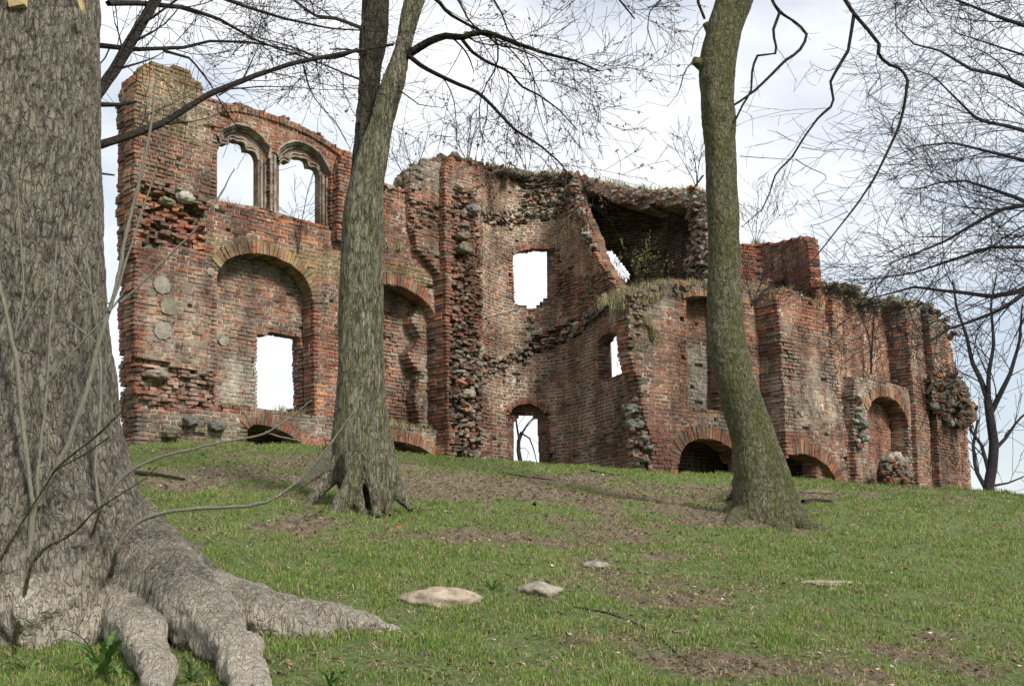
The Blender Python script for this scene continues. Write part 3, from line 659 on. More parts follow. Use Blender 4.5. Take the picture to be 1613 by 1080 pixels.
# curved shell of the vault, from the broken front rim back to the rear wall
def shell():
    r = np.random.default_rng(71); V = []; C = []
    front = np.array([(898, 284), (915, 292), (935, 300), (955, 310), (975, 318), (1000, 324), (1030, 326), (1050, 320), (1070, 322), (1090, 330), (1112, 345), (1120, 352)], float)
    fr = resample(front, 3.2)
    for i, (x, y) in enumerate(fr):
        a = on(SF, x, y + r.uniform(-3, 3), .1); b = np.array([*SV.xy(SV.uv(x + 3, 400)[0], .25), 0.0]); b[2] = P(x, max(y + 14, 335) + r.uniform(-4, 4), b[1])[2] 
        n = 26
        for k in range(n):
            f0, f1 = k / n, (k + 1.0) / n
            def cur(f): 
                q = a * (1 - f) + b * f; q = q.copy(); q[2] += math.sin(f * math.pi) * .35 * (1 - f * .3); return q
            p0, p1 = cur(f0), cur(f1); side = np.array([.026, -.022, 0]); th = .22
            sh = r.normal(0, .014)
            for s_ in (-1, 1):
                for q in (p0, p1):
                    for z in (0, th): V.append(q + side * s_ * (25.5 / 25) + np.array([0, 0, z + sh]))
            c = PAL[r.choice([3, 3, 4, 4, 7])] * r.uniform(.35, .8); C += [(*c, .1)] * 8  # bricks darkened: shade under the vault put into their colour
    n = len(V) // 8
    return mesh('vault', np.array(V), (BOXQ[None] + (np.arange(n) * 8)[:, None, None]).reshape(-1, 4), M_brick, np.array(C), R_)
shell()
# the wall head over the vault

wall('vault_front_rim', SF, [(893, 296), (895, 273), (925, 281), (960, 291), (1000, 297), (1040, 299), (1080, 297), (1112, 301), (1122, 310), (1120, 345), (1112, 350), (1092, 332), (1070, 320), (1050, 326), (1030, 322), (1010, 330), (990, 318), (965, 316), (945, 303), (925, 298), (910, 292)], (), 0, .9, .035, 0,
     [([(893, 265), (960, 285), (960, 310), (893, 300)], 'red', 1), ([(960, 285), (1125, 290), (1125, 320), (960, 312)], 'grey', .7)], R_, .5)
crest(SF, [(897, 276), (925, 281), (960, 291), (1000, 297), (1040, 299), (1080, 297), (1112, 301)], 260, (0, 1.0), (.05, .12), R_, 51)
rubble('rubble_fill', SF, [(960, 300), (1040, 303), (1110, 306), (1118, 340), (1090, 330), (1060, 318), (1030, 320), (1000, 322), (970, 315)], 170, (-.05, .1), (.45, .9), R_, 52, .5)
rubble('rubble_fill', Surf([plan(1070, 26.2), plan(1090, 25.9), plan(1125, 25.2)]), [(1085, 335), (1118, 340), (1120, 452), (1095, 452), (1080, 420), (1092, 380)], 260, (0, .3), (.6, 1.1), R_, 53, .1)
wall('vault_side_wall', Surf([plan(1072, 27.2), plan(1100, 26.2), plan(1135, 25.4)]), [(1078, 470), (1088, 400), (1090, 330), (1125, 330), (1130, 470)], (), .1, .5, .06, .0, (), R_, .1)
# curved upper wall piece beyond the trunk
SU = Surf([plan(1150, 27.2), plan(1175, 27.9), plan(1210, 28.1), plan(1245, 27.6), plan(1276, 26.6)])
wall('upper_wall_fragment', SU, [(1150, 480), (1150, 385), (1172, 384), (1200, 382), (1235, 378), (1262, 374), (1272, 377), (1278, 452), (1240, 462)], (), 0, .3, .03, .0, [([(1150, 370), (1290, 370), (1290, 500), (1150, 500)], 'red', 1)], R_, .05, tone=.15)

# far right wall with pilasters, niche and projecting rubble
C0 = np.array(plan(1312, 26.6)); D4 = np.array([.66, .75]); D4 /= np.linalg.norm(D4)
S4 = Surf([C0, C0 + D4 * 4, C0 + D4 * 8.5])
nic4 = [(1368, 722), (1367, 648), (1372, 632), (1384, 624), (1398, 624), (1412, 632), (1424, 648), (1430, 670), (1432, 742)]
O4 = [(1285, 800), (1285, 450), (1300, 444), (1318, 452), (1340, 462), (1365, 476), (1390, 480), (1405, 470), (1425, 472), (1448, 480), (1462, 486), (1476, 502), (1488, 512), (1494, 530), (1502, 560), (1508, 590), (1518, 620), (1524, 660), (1526, 700), (1534, 800)]
wall('end_wall', S4, O4, [], .12, .42, .05, .012, [([(1366, 610), (1440, 610), (1450, 760), (1366, 760)], 'red', 1), ([(1330, 585), (1366, 600), (1366, 740), (1330, 700)], 'plaster', .8), ([(1300, 440), (1500, 450), (1500, 520), (1300, 480)], 'grey', .35), ([(1350, 500), (1395, 500), (1400, 590), (1350, 580)], 'orange', 1)], R_, .15)
wall('end_wall_lower', S4, [(1348, 800), (1344, 600), (1352, 590), (1380, 600), (1410, 606), (1440, 616), (1452, 800)], [nic4], -.34, .45, .03, .012, [([(1320, 585), (1450, 600), (1450, 740), (1320, 700)], 'plaster', .6), ([(1320, 585), (1450, 600), (1450, 800), (1320, 800)], 'grey', .2)], R_, .3)
ring('arch_ring', S4, nic4[1:-1], .26, -.34, .4, .02, .09, R_, 61, .2)
wall('pilaster', S4, [(1312, 620), (1310, 470), (1312, 456), (1326, 458), (1331, 480), (1336, 620)], (), -.07, .19, .03, 0, (), R_, .2, tone=.15)
wall('pilaster', S4, [(1447, 800), (1441, 640), (1432, 560), (1424, 478), (1435, 474), (1449, 482), (1456, 560), (1464, 650), (1471, 800)], (), -.46, .6, .015, 0, [([(1410, 470), (1470, 470), (1470, 500), (1410, 500)], 'grey', .6)], R_, .2, tone=.15, shade=.9)
wall('pilaster', S4, [(1481, 800), (1476, 680), (1468, 560), (1460, 495), (1476, 497), (1488, 512), (1494, 560), (1504, 640), (1512, 700), (1520, 800)], (), -.46, .6, .015, 0, [([(1450, 470), (1510, 470), (1510, 520), (1450, 520)], 'grey', .6)], R_, .2, tone=.15, shade=.9)
crest(S4, [(1300, 446), (1340, 461), (1365, 476), (1400, 472), (1448, 481), (1476, 503), (1492, 525)], 260, (-.3, .5), (.06, .15), R_, 62)
rubble('rubble_fill', S4, [(1352, 620), (1358, 622), (1362, 700), (1350, 705), (1346, 660)], 22, (-.42, -.28), (.7, 1.3), R_, 63, .7)
# rough overhanging mass at the far corner
def lump(name, c, r3, seed, parent, col=(.17, .15, .12), sub=ICO4, rough=.5):
    v, f = sub; q = v * (1 + (fbm(v * 1.7 + seed, 4)[:, None] - .5) * rough * 1.6 + (fbm(v * 6 + seed, 3)[:, None] - .5) * rough * .6) * np.array(r3)
    st = np.floor((q[:, 2]) / .09) ; q[:, :2] *= (1 + (hsh(st.astype(np.int64), st.astype(np.int64) * 0 + seed, st.astype(np.int64) * 0)[:, None] - .5) * .16 * rough)
    return mesh(name, q + np.array(c), f, M_brick if rough > .2 else M_stone, np.tile((*col, .3), (len(q), 1)), parent)
cm = on(S4, 1498, 628, -.2); lump('overhanging_masonry', cm, (.52, .55, .55), 3, R_, (.09, .075, .055))
cm2 = on(S4, 1518, 650, .0); lump('overhanging_masonry', cm2, (.34, .5, .36), 8, R_, (.08, .07, .05))
cm2 = on(S4, 1478, 606, -.3); lump('overhanging_masonry', cm2, (.3, .35, .25), 9, R_, (.1, .09, .06))
rubble('rubble_fill', S4, [(1462, 590), (1500, 585), (1520, 620), (1534, 650), (1530, 675), (1490, 665), (1465, 640)], 380, (-.75, -.35), (.7, 1.5), R_, 64, .4, .42)
cm3 = on(S4, 1412, 740, -.75); lump('fallen_masonry', cm3, (.34, .35, .40), 5, R_, (.25, .22, .18)); rubble('rubble_fill', S4, [(1390, 722), (1430, 722), (1440, 762), (1390, 762)], 110, (-1.15, -.85), (.6, 1.2), R_, 65, .75, .75)

# boulders built into the walls
def boulder(surf, px, py, rx, rz, w=-.03, col=(.22, .21, .18), seed=1):
    c = on(surf, px, py, w); s = c[1] / 1786 * 1.0
    v, f = ICO2; v4, f4 = ICO4; bx = v4 / np.max(np.abs(v4), axis=1)[:, None]; q = (v4 * .62 + bx * .34) * (1 + (fbm(v4 * 1.6 + seed * 3.3, 3)[:, None] - .5) * .8 + (fbm(v4 * 6 + seed, 3)[:, None] - .5) * .15) * np.array([rx * s, .16, rz * s])
    t = surf.t0; Rm = np.array([[t[0], -t[1], 0], [t[1], t[0], 0], [0, 0, 1]])
    mesh('boulder', q @ Rm.T + c, f4, M_stone, np.tile((*col, 1), (len(q), 1)), R_, True)
for k, (sf, x, y, a, b, w_, c) in enumerate([(SW1, 270, 681, 15, 11, -.08, (.16, .15, .10)), (SW1, 300, 664, 12, 8, -.10, (.12, .12, .11)), (SW1, 341, 670, 14, 10, -.10, (.15, .145, .13)), (SW1, 291, 311, 16, 10, -.02, (.38, .36, .31)),
      (SW1, 248, 590, 18, 8, -.05, (.24, .2, .16)), (ST, 744, 329, 12, 7, -.06, (.20, .20, .18)), (ST, 730, 355, 9, 5, -.02, (.16, .165, .13)), (ST, 728, 373, 13, 7, -.06, (.19, .14, .11)), (ST, 732, 391, 14, 9, -.08, (.15, .14, .10)),
      (ST, 738, 620, 10, 7, -.05, (.3, .26, .2)), (S3, 992, 643, 12, 7, .14, (.15, .15, .11)), (S3, 1000, 668, 16, 8, .14, (.17, .175, .15)), (S3, 1012, 690, 10, 6, .1, (.2, .19, .16)), (S3, 1020, 706, 8, 6, .1, (.17, .165, .14)),
      (S4, 1414, 477, 14, 8, -.3, (.13, .13, .09)), (S4, 1452, 486, 9, 6, -.3, (.11, .11, .1)), (S4, 1356, 668, 9, 8, -.38, (.13, .14, .12)), (S4, 1360, 690, 8, 6, -.38, (.22, .22, .18)), (SW1, 282, 300, 12, 7, .05, (.2, .18, .13)), (SW1, 262, 318, 12, 7, .05, (.22, .2, .13))]):
    boulder(sf, x, y, a, b, w_, c, k + 1)
def patch(surf, px, py, rp, col, seed, w_=-.035):
    """round lime plaster patch, slightly domed"""
    u, v = surf.uv(px, py); s = 21.6 / 1786 * rp; n = 26; r = np.random.default_rng(seed); V = [(u, v, w_ - .015)]; 
    for k in range(n):
        a = k / n * 6.283; q = s * r.uniform(.88, 1.1); V.append((u + math.cos(a) * q, v + math.sin(a) * q, w_))
    for k in range(n):
        a = k / n * 6.283; V.append((V[k + 1][0], V[k + 1][1], .05))
    V = np.array(V); f3 = np.array([[0, 1 + k, 1 + (k + 1) % n] for k in range(n)]); f4 = np.array([[1 + k, 1 + n + k, 1 + n + (k + 1) % n, 1 + (k + 1) % n] for k in range(n)])
    mesh('plaster_patch', surf.xyz(V[:, 0], V[:, 1], V[:, 2]), [f3, f4], M_brick, np.tile((*col, .45), (len(V), 1)), R_)
patch(SW1, 254, 449, 15, (.34, .31, .25), 1); patch(SW1, 265, 482, 15, (.20, .19, .13), 2); patch(SW1, 256, 521, 15, (.25, .235, .18), 3)
patch(SW1, 331, 428, 7, (.30, .28, .23), 4); patch(SW1, 352, 537, 9, (.30, .28, .23), 5); patch(SBt, 1262, 652, 5, (.5, .47, .42), 6)
# timber frame in the cellar arch
def beam(surf, a, b, w_, r, name='timber_beam', col=(.13, .085, .06)):
    p0 = on(surf, a[0], a[1], w_); p1 = on(surf, b[0], b[1], w_); q = resample([p0, p1], .2)
    tubes(name, [(q, np.full(len(q), r))], M_plain, R_, np.array(col), 4, False)
beam(SW1, (600, 700), (665, 708), .5, .06); beam(SW1, (634, 702), (634, 722), .5, .07, col=(.10, .05, .04)); beam(SW1, (595, 715), (668, 720), .52, .03)
# cracks: thin leaning slate-like courses on the tower
for k, (x0, y0, x1, y1) in enumerate([(757, 502, 815, 487)]):
    q = uvline(SB, [(x0, y0), (x1, y1)], .0, .1)
    tubes('string_course', [(q, np.full(len(q), .028))], M_brick, R_, np.array([.20, .16, .12]), 5)
# ------------------------------------------------------------------ trees
def trunk_obj(name, parent, axis_pts, roots, vox, mat, disp, seed, flare=None):
    """axis_pts: list of (xyz, radius); roots: list of [(xyz, r)...]; fused, remeshed, then given bark relief"""
    L_ = []
    def dense(tr, step):
        p = np.array([np.append(a, b) for a, b in tr]); d = np.linalg.norm(np.diff(p[:, :3], axis=0), axis=1); s = np.concatenate([[0], np.cumsum(d)])
        n = max(4, int(s[-1] / step)); q = np.linspace(0, s[-1], n); sm = np.stack([np.interp(q, s, p[:, k]) for k in range(4)], 1)
        for _ in range(3): sm[1:-1] = (sm[:-2] + 2 * sm[1:-1] + sm[2:]) / 4
        return sm
    V = []; Fq = []; base = 0; sides = 28; an = np.linspace(0, 2 * math.pi, sides, endpoint=False); k = np.arange(sides); k1 = (k + 1) % sides
    for ti, tr in enumerate([*axis_pts, *roots]):
        q = dense(tr, .08); p, rr = q[:, :3], q[:, 3]; n = len(p); t = np.gradient(p, axis=0); t /= np.linalg.norm(t, axis=1)[:, None] + 1e-9
        ref = np.array([.05, 1, .1]) if abs(t[:, 2]).mean() > .6 else np.array([0, 0, 1.0]); a = np.cross(t, ref); a /= np.linalg.norm(a, axis=1)[:, None]; b = np.cross(t, a)
        dirs = a[:, None] * np.cos(an)[None, :, None] + b[:, None] * np.sin(an)[None, :, None]
        ph = fbm(np.concatenate([(dirs * .8 + p[:, None] * (.5, .5, .35)).reshape(-1, 3)]), 3, seed + ti).reshape(n, sides)
        R2 = rr[:, None] * (1 + (ph - .5) * (.28 if ti < len(axis_pts) else .55))
        rp = p[:, None] + dirs * R2[..., None]
        V.append(rp.reshape(-1, 3)); V.append(p[:1]); V.append(p[-1:]); i = base + np.arange(n - 1)[:, None] * sides
        Fq += [np.stack([i + k, i + k1, i + k1 + sides, i + k + sides], -1).reshape(-1, 4)]
        c0 = base + n * sides; Fq.append(np.stack([k1 + base, k + base, np.full(sides, c0), np.full(sides, c0)], -1)); e = base + (n - 1) * sides
        Fq.append(np.stack([k + e, k1 + e, np.full(sides, c0 + 1), np.full(sides, c0 + 1)], -1)); base += n * sides + 2
    V = np.vstack(V); qd = [f for f in Fq if not (f[:, 2] == f[:, 3]).all()]; tr3 = [f[:, :3] for f in Fq if (f[:, 2] == f[:, 3]).all()]
    tmp = mesh('tmp', V, [np.vstack(qd), np.vstack(tr3)], mat)
    md = tmp.modifiers.new('r', 'REMESH'); md.mode = 'VOXEL'; md.voxel_size = vox; md.use_smooth_shade = True
    sm = tmp.modifiers.new('s', 'SMOOTH'); sm.factor = .5; sm.iterations = 6
    dg = bpy.context.evaluated_depsgraph_get(); me = bpy.data.meshes.new_from_object(tmp.evaluated_get(dg))
    bpy.data.objects.remove(tmp)
    n = len(me.vertices); co = np.empty(n * 3, np.float32); me.vertices.foreach_get('co', co); co = co.reshape(-1, 3).astype(float)
    no = np.empty(n * 3, np.float32); me.vertices.foreach_get('normal', no); no = no.reshape(-1, 3)
    h, kcol = disp(co, no); pale = np.zeros(n)
    if isinstance(kcol, tuple): kcol, pale = kcol
    co = co + no * h[:, None] - np.array(parent.location)
    me.vertices.foreach_set('co', co.astype(np.float32).ravel())
    a = me.color_attributes.new('Col', 'FLOAT_COLOR', 'POINT'); a.data.foreach_set('color', np.stack([kcol, kcol, kcol, 1 - pale], 1).astype(np.float32).ravel())
    me.polygons.foreach_set('use_smooth', np.ones(len(me.polygons), bool)); me.update(); me.materials.clear(); me.materials.append(mat)
    o = bpy.data.objects.new(name, me); S.collection.objects.link(o); o.parent = parent; me.name = name
    return o

def bark_plates(scale, stretch, amp, seed, deep=1.0):
    def f(co, no):
        p = co * np.array([scale, scale, scale / stretch]); wob = np.stack([fbm(p * .45, 2, seed + k) for k in range(3)], 1) - .5
        q = p + wob * 1.6; r = 1 - np.abs(fbm(q, 2, seed + 5) - .5) * 4; r = np.clip(r, 0, 1) ** 2      # furrow lines
        g = fbm(q * 2.6, 3, seed + 9); big = fbm(co * 1.7, 3, seed + 12) - .5
        hgt = (1 - r * deep) * .65 + g * .5
        return amp * (hgt - .6) * 2 + big * .07, np.clip(hgt, 0, 1.2)
    return f

def branch(out, p, d, r, Ln, lvl, rg, prm):
    n = 6 if lvl <= 1 else 9; pts = [p]; dd = d / np.linalg.norm(d); st = Ln / n; cv = rg.normal(0, prm['wander'] * 1.0, 3)
    for i in range(n):
        if i == n // 2: cv = -cv * rg.uniform(-.6, 1.1)
        dd = dd + cv + rg.normal(0, prm['wander'] * .45, 3) + np.array([0, 0, prm['grav'] * (.5 + i / n)]); dd = dd / np.linalg.norm(dd); pts.append(pts[-1] + dd * st)
    pts = np.array(pts); rr = np.linspace(r, max(r * .35, prm['rmin']), n + 1); out.append((pts, rr))
    if lvl > 0: kids(out, pts, rr, Ln, lvl, rg, prm)
def kids(out, pts, rr, Ln, lvl, rg, prm, t0=.15):
    k = int(prm['k'][lvl] * rg.uniform(.7, 1.3)) ; n = len(pts) - 1
    for j in range(k):
        f = (t0 + (1 - t0) * (j + rg.random()) / k) * n; i = min(int(f), n - 1); q = pts[i] + (pts[i + 1] - pts[i]) * (f - i); tg = pts[i + 1] - pts[i]; tg = tg / (np.linalg.norm(tg) + 1e-9)
        rn = rg.normal(0, 1, 3); rn -= tg * rn.dot(tg); rn *= prm.get('flat', np.ones(3)); rn /= np.linalg.norm(rn) + 1e-9; an = math.radians(rg.uniform(24, 52))
        d = tg * math.cos(an) + rn * math.sin(an); rad_ = max(rr[i] * rg.uniform(.3, .55), prm['rmin'])
        branch(out, q, d, rad_, prm['len'][lvl] * rg.uniform(.5, 1.3) * (1.15 - .5 * f / n), lvl - 1, rg, prm)
def limb_px(pp, Y0, Y1, r0, r1, seed):
    """a limb traced through the air: pixel path at a depth running from Y0 to Y1"""
    q = resample(pp, 14); n = len(q); rg = np.random.default_rng(seed); yy = np.linspace(Y0, Y1, n) + np.cumsum(rg.normal(0, .02, n))
    return np.array([P(a, b, y) for (a, b), y in zip(q, yy)]), np.linspace(r0, r1, n)

def buds(name, out, mat, parent, col, size, frac, seed, lmax=.02):
    rg = np.random.default_rng(seed); V = []; C = []
    for pts, rr in out:
        if rr[0] > lmax: continue
        for i in range(1, len(pts)):
            if rg.random() < frac:
                for _ in range(rg.integers(1, 4)):
                    c = pts[i] + rg.normal(0, size, 3); q = rg.normal(0, size, (4, 3)); V += list(c + q); C += [(*(np.array(col) * rg.uniform(.6, 1.4)), 1)] * 4
    n = len(V) // 4; f = np.arange(n * 4).reshape(n, 4); f3 = np.vstack([f[:, [0, 1, 2]], f[:, [0, 2, 3]]])
    return mesh(name, np.array(V), f3, mat, np.array(C), parent)

def trace_axis(tr, Y, lean=0.0):
    return [(P(x, y, Y + lean * (900 - y) / 100), r * Y / 1786) for x, y, r in tr]
def gr_root(tr, k=.7, sink=0.0):
    out = []
    for x, y, r in tr:
        g = G(x, min(y + r * k, 1400)); D = g[1]; out.append((P(x, y, D) + np.array([0, 0, -sink]), r * D / 1786))
    return out

# --- big foreground tree
ga = G(110, 985); YA = ga[1] + .25
TA = thing('foreground_tree', (P(45, 960, YA)[0], YA, float(ground(P(45, 960, YA)[0], YA)[0])), 'huge grey flaky-barked tree trunk with sprawling pale roots at the left edge', 'tree')
axA = trace_axis([(40, -420, 98), (40, -200, 104), (38, 0, 115), (38, 200, 121), (40, 400, 126), (42, 600, 136), (45, 720, 152), (50, 800, 172), (60, 880, 192), (66, 950, 196), (66, 1010, 190), (66, 1130, 170)], YA)
rootsA = [gr_root([(60, 740, 90), (140, 815, 76), (215, 872, 70), (280, 915, 52), (345, 940, 38), (400, 950, 31), (440, 962, 29), (480, 968, 24), (530, 980, 24), (565, 980, 17), (600, 988, 13), (630, 992, 6)]),
          gr_root([(150, 860, 80), (220, 905, 78), (290, 952, 58), (340, 992, 46), (372, 1030, 38), (386, 1075, 33), (388, 1130, 26)]),
          gr_root([(330, 935, 50), (400, 958, 44), (440, 970, 36), (480, 982, 24), (520, 992, 12)], .8, .03),
          gr_root([(160, 900, 60), (205, 970, 44), (235, 1025, 34), (248, 1065, 26), (252, 1110, 18)]),
          gr_root([(40, 850, 90), (45, 920, 90), (55, 965, 70), (75, 990, 40)]),
          gr_root([(-60, 850, 90), (-120, 950, 80), (-190, 1030, 60)]),
          gr_root([(110, 880, 70), (120, 940, 60), (118, 985, 40)])]
def dispA(co, no):
    h, k = bark_plates(30, 3.2, .0075, 41, .9)(co, no); h0, _ = bark_plates(12, 4.0, .010, 47, .8)(co, no); h = h + h0 * .8
    low = np.clip((1.75 - co[:, 2] + .25 * (fbm(co * 2.2, 3, 8) - .5) * 4) / .5, 0, 1) * np.clip((co[:, 0] + 3.05) / .35, 0, 1)
    gn = (fbm(co * 8, 4, 77) - .5) * .05 + (np.abs(fbm(co * 4.2, 3, 78) - .5) - .10) * .15
    return h * (1 - .6 * low) + gn * low, (k, low * np.clip(.55 + fbm(co * 2.2, 3, 99) * .9, 0, 1))
trunk_obj('trunk', TA, [axA], rootsA, .0105, M_bark_a, dispA, 3)
rg = np.random.default_rng(5); outA = []
PRM = dict(wander=.11, grav=.01, rmin=.0020, k=[0, 3, 5, 9], len=[.3, .32, .65, 1.2])
big = [limb_px([(120, 236), (152, 230), (200, 215), (255, 195), (330, 148), (400, 120), (460, 100), (540, 84), (620, 70)], YA + .3, YA + 2.6, .034, .014, 1),
       limb_px([(110, 210), (152, 150), (182, 108), (215, 50), (245, 0), (275, -60), (300, -160)], YA + .2, YA + 1.2, .055, .038, 2),
       limb_px([(120, 70), (160, 72), (215, 78), (290, 75), (330, 65), (390, 66), (470, 80)], YA + .3, YA + 3, .022, .006, 3),
       limb_px([(170, 5), (220, 5), (290, 12), (345, 30), (400, 62), (440, 78), (500, 96)], YA + .3, YA + 3.2, .024, .006, 4),
       limb_px([(130, 160), (160, 165), (187, 165), (215, 160)], YA + .2, YA + .5, .022, .010, 5),
       limb_px([(120, 270), (150, 272), (180, 276)], YA + .2, YA + .6, .012, .006, 6),
       limb_px([(258, 80), (300, 92), (330, 130), (355, 175), (385, 215)], YA + 1, YA + 2.4, .012, .004, 7),
       limb_px([(345, 150), (380, 130), (395, 100), (408, 70)], YA + 1, YA + 2.0, .010, .004, 8),
       limb_px([(280, -40), (330, -10), (400, 15), (450, 30), (520, 45), (600, 50)], YA + 1, YA + 3.2, .02, .006, 9)]
for i, (p, r_) in enumerate(big):
    outA.append((p, r_))
    if i not in (4, 5): kids(outA, p, r_ * .55, 2, 3 if i in (0, 2, 3, 8, 1) else 2, rg, PRM, .12)
top_pts = P(40, -400, YA)
for a in (2.2, 3.6, 5.0):
    q = np.array([top_pts + np.array([math.cos(a) * f * 2.5, math.sin(a) * f * 2.5, f * 2.8 + .2]) for f in np.linspace(0, 1, 8)]); outA.append((q, np.linspace(.28, .08, 8)))
tubes('crown', outA, M_twig, TA, sides=4)

# --- sawn / torn bark scars high on the foreground trunk
def scar(pp, name):
    c = np.array([P(x, y, YA) for x, y in pp]); ctr = P(40, 15, YA)
    # lie on the trunk surface: move toward the viewer by the local half thickness
    V = []
    for (x, y) in pp:
        dx = (x - 38) / 118.0; dd = math.sqrt(max(0.02, 1 - dx * dx)) * 118 * YA / 1786 + .03; V.append(P(x, y, YA - dd))
    V = np.array(V); n = len(V); Vb = V + np.array([0, .05, 0]); F1 = np.array([[0, k, k + 1] for k in range(1, n - 1)]); k = np.arange(n)
    mesh(name, np.vstack([V, Vb]), [F1, np.stack([k, (k + 1) % n, (k + 1) % n + n, k + n], 1)], M_plain, np.tile((.42, .31, .16, 1), (2 * n, 1)), TA)
scar([(12, 0), (38, -6), (38, 6), (14, 11)], 'bark_scar'); scar([(121, -2), (127, -2), (131, 15), (128, 18)], 'bark_scar')

# --- middle tree, forked
gb = G(568, 800); YB = gb[1]
TB = thing('forked_tree', (gb[0], YB, gb[2]), 'forked tree with ridged green-grey bark standing on splayed roots before the ruin', 'tree')
axB = trace_axis([(572, 800, 16), (570, 775, 34), (569, 750, 48), (569, 700, 49), (569, 650, 42), (569, 600, 39), (568, 500, 36), (568, 400, 35), (569, 365, 36), (571, 330, 34), (576, 295, 31), (583, 260, 28), (594, 215, 24), (608, 165, 19), (622, 120, 17), (636, 75, 17), (649, 10, 17.5), (672, -70, 18), (700, -170, 15), (715, -300, 11)], YB)
axB2 = trace_axis([(564, 370, 16), (565, 320, 18), (568, 280, 19), (572, 230, 18.5), (577, 170, 18), (583, 110, 21), (590, 40, 24), (594, -20, 24), (600, -150, 22), (606, -300, 18)], YB + .12)
def Bp(tr, dz): return [(P(x, y, YB - dz - .05 * k), r * YB / 1786) for k, (x, y, r) in enumerate(tr)]
rB = [Bp([(548, 700, 26), (536, 732, 17), (519, 754, 13), (501, 773, 11), (487, 788, 9), (474, 806, 6), (466, 820, 4)], .05), Bp([(560, 715, 26), (559, 744, 17), (555, 768, 15), (541, 792, 15), (525, 810, 15), (517, 826, 10)], .3),
      Bp([(578, 720, 24), (584, 752, 12), (591, 776, 9), (598, 794, 9), (594, 814, 6)], .3), Bp([(592, 690, 26), (604, 735, 20), (617, 764, 15), (634, 784, 11), (650, 805, 7)], .1), Bp([(600, 720, 20), (607, 760, 14), (613, 790, 10), (612, 812, 6)], .2),
      Bp([(560, 770, 10), (566, 795, 8), (574, 812, 5)], .35), Bp([(530, 800, 8), (545, 815, 6), (560, 822, 4)], .45),
      gr_root([(545, 680, 20), (525, 718, 13), (500, 745, 8), (472, 765, 5), (445, 778, 3)], 1)]
for k, tr in enumerate([[(500, 776, 5), (488, 795, 4), (484, 812, 2)], [(492, 785, 4), (470, 795, 3), (452, 800, 2)], [(510, 800, 4), (492, 812, 3), (478, 822, 2)], [(488, 790, 4), (476, 808, 3), (480, 820, 2)]]): rB.append(gr_root(tr, 1))
trunk_obj('stem', TB, [axB2], [], .0135, M_bark_d, lambda co, no: bark_plates(20, 3.0, .010, 14)(co, no), 33)
trunk_obj('trunk', TB, [axB], rB, .0135, M_bark_b, lambda co, no: bark_plates(26, 4.2, .0065, 12)(co, no), 31)
rg = np.random.default_rng(15); outB = []
PRMB = dict(wander=.11, grav=-.012, rmin=.0026, k=[0, 4, 6, 9], len=[.3, .32, .70, 1.2])
for i, (pp, a, b, l) in enumerate([
    ([(640, 88), (655, 78), (682, 62), (705, 55), (727, 59), (752, 50), (775, 52), (815, 68), (860, 84), (905, 95), (945, 112)], .055, .010, 3),
    ([(727, 60), (742, 80), (765, 96), (802, 112), (820, 135), (850, 150), (880, 172), (910, 205)], .026, .007, 3),
    ([(640, 84), (665, 104), (692, 118), (722, 132), (748, 142), (766, 156), (790, 182), (812, 205), (850, 228), (876, 250), (893, 268), (889, 300)], .034, .006, 3),
    ([(660, -20), (690, 0), (705, 20), (740, 40), (765, 52), (785, 72), (812, 75), (845, 90), (872, 120)], .03, .007, 3),
    ([(700, -30), (722, 0), (740, 36), (758, 48)], .02, .008, 2),
    ([(690, -60), (760, -30), (790, 20), (800, 48), (815, 68)], .022, .008, 2),
    ([(625, 140), (640, 150), (660, 165), (700, 170)], .01, .004, 2),
    ([(575, 85), (545, 78), (520, 78)], .02, .01, 1),
    ([(568, 45), (530, 30), (495, 26), (462, 0), (430, -25)], .03, .012, 2),
    ([(563, 78), (530, 92), (500, 92), (475, 80), (440, 68), (405, 60)], .024, .008, 3),
    ([(565, 125), (540, 115), (505, 100), (480, 92)], .014, .008, 2),
    ([(478, 104), (485, 130), (492, 150), (512, 175), (530, 195), (552, 235)], .011, .004, 2),
    ([(540, 118), (541, 145), (555, 175), (562, 186)], .008, .005, 1),
    ([(700, -180), (800, -140), (900, -80), (960, -20), (1000, 30)], .05, .01, 3),
    ([(600, -200), (500, -160), (420, -90), (350, -30)], .05, .012, 3)]):
    p, r_ = limb_px(pp, YB, YB + (1.0 if i % 2 else -1.0), a, b, 60 + i); outB.append((p, r_)); kids(outB, p, r_ * .7, 2, l, rg, PRMB, .15)
for base_, k in ((P(606, -290, YB), 3), (P(715, -290, YB), 3)):
    for j in range(k):
        a = j * 2.1 + k; q = np.array([base_ + np.array([math.cos(a) * f * 2.2, math.sin(a) * f * 2.2, f * 3.0]) for f in np.linspace(0, 1, 8)]); outB.append((q, np.linspace(.1, .03, 8)))
tubes('crown', outB, M_twig, TB, sides=3); buds('buds', outB, M_leaf, TB, (.16, .10, .06), .010, .16, 8, .012)

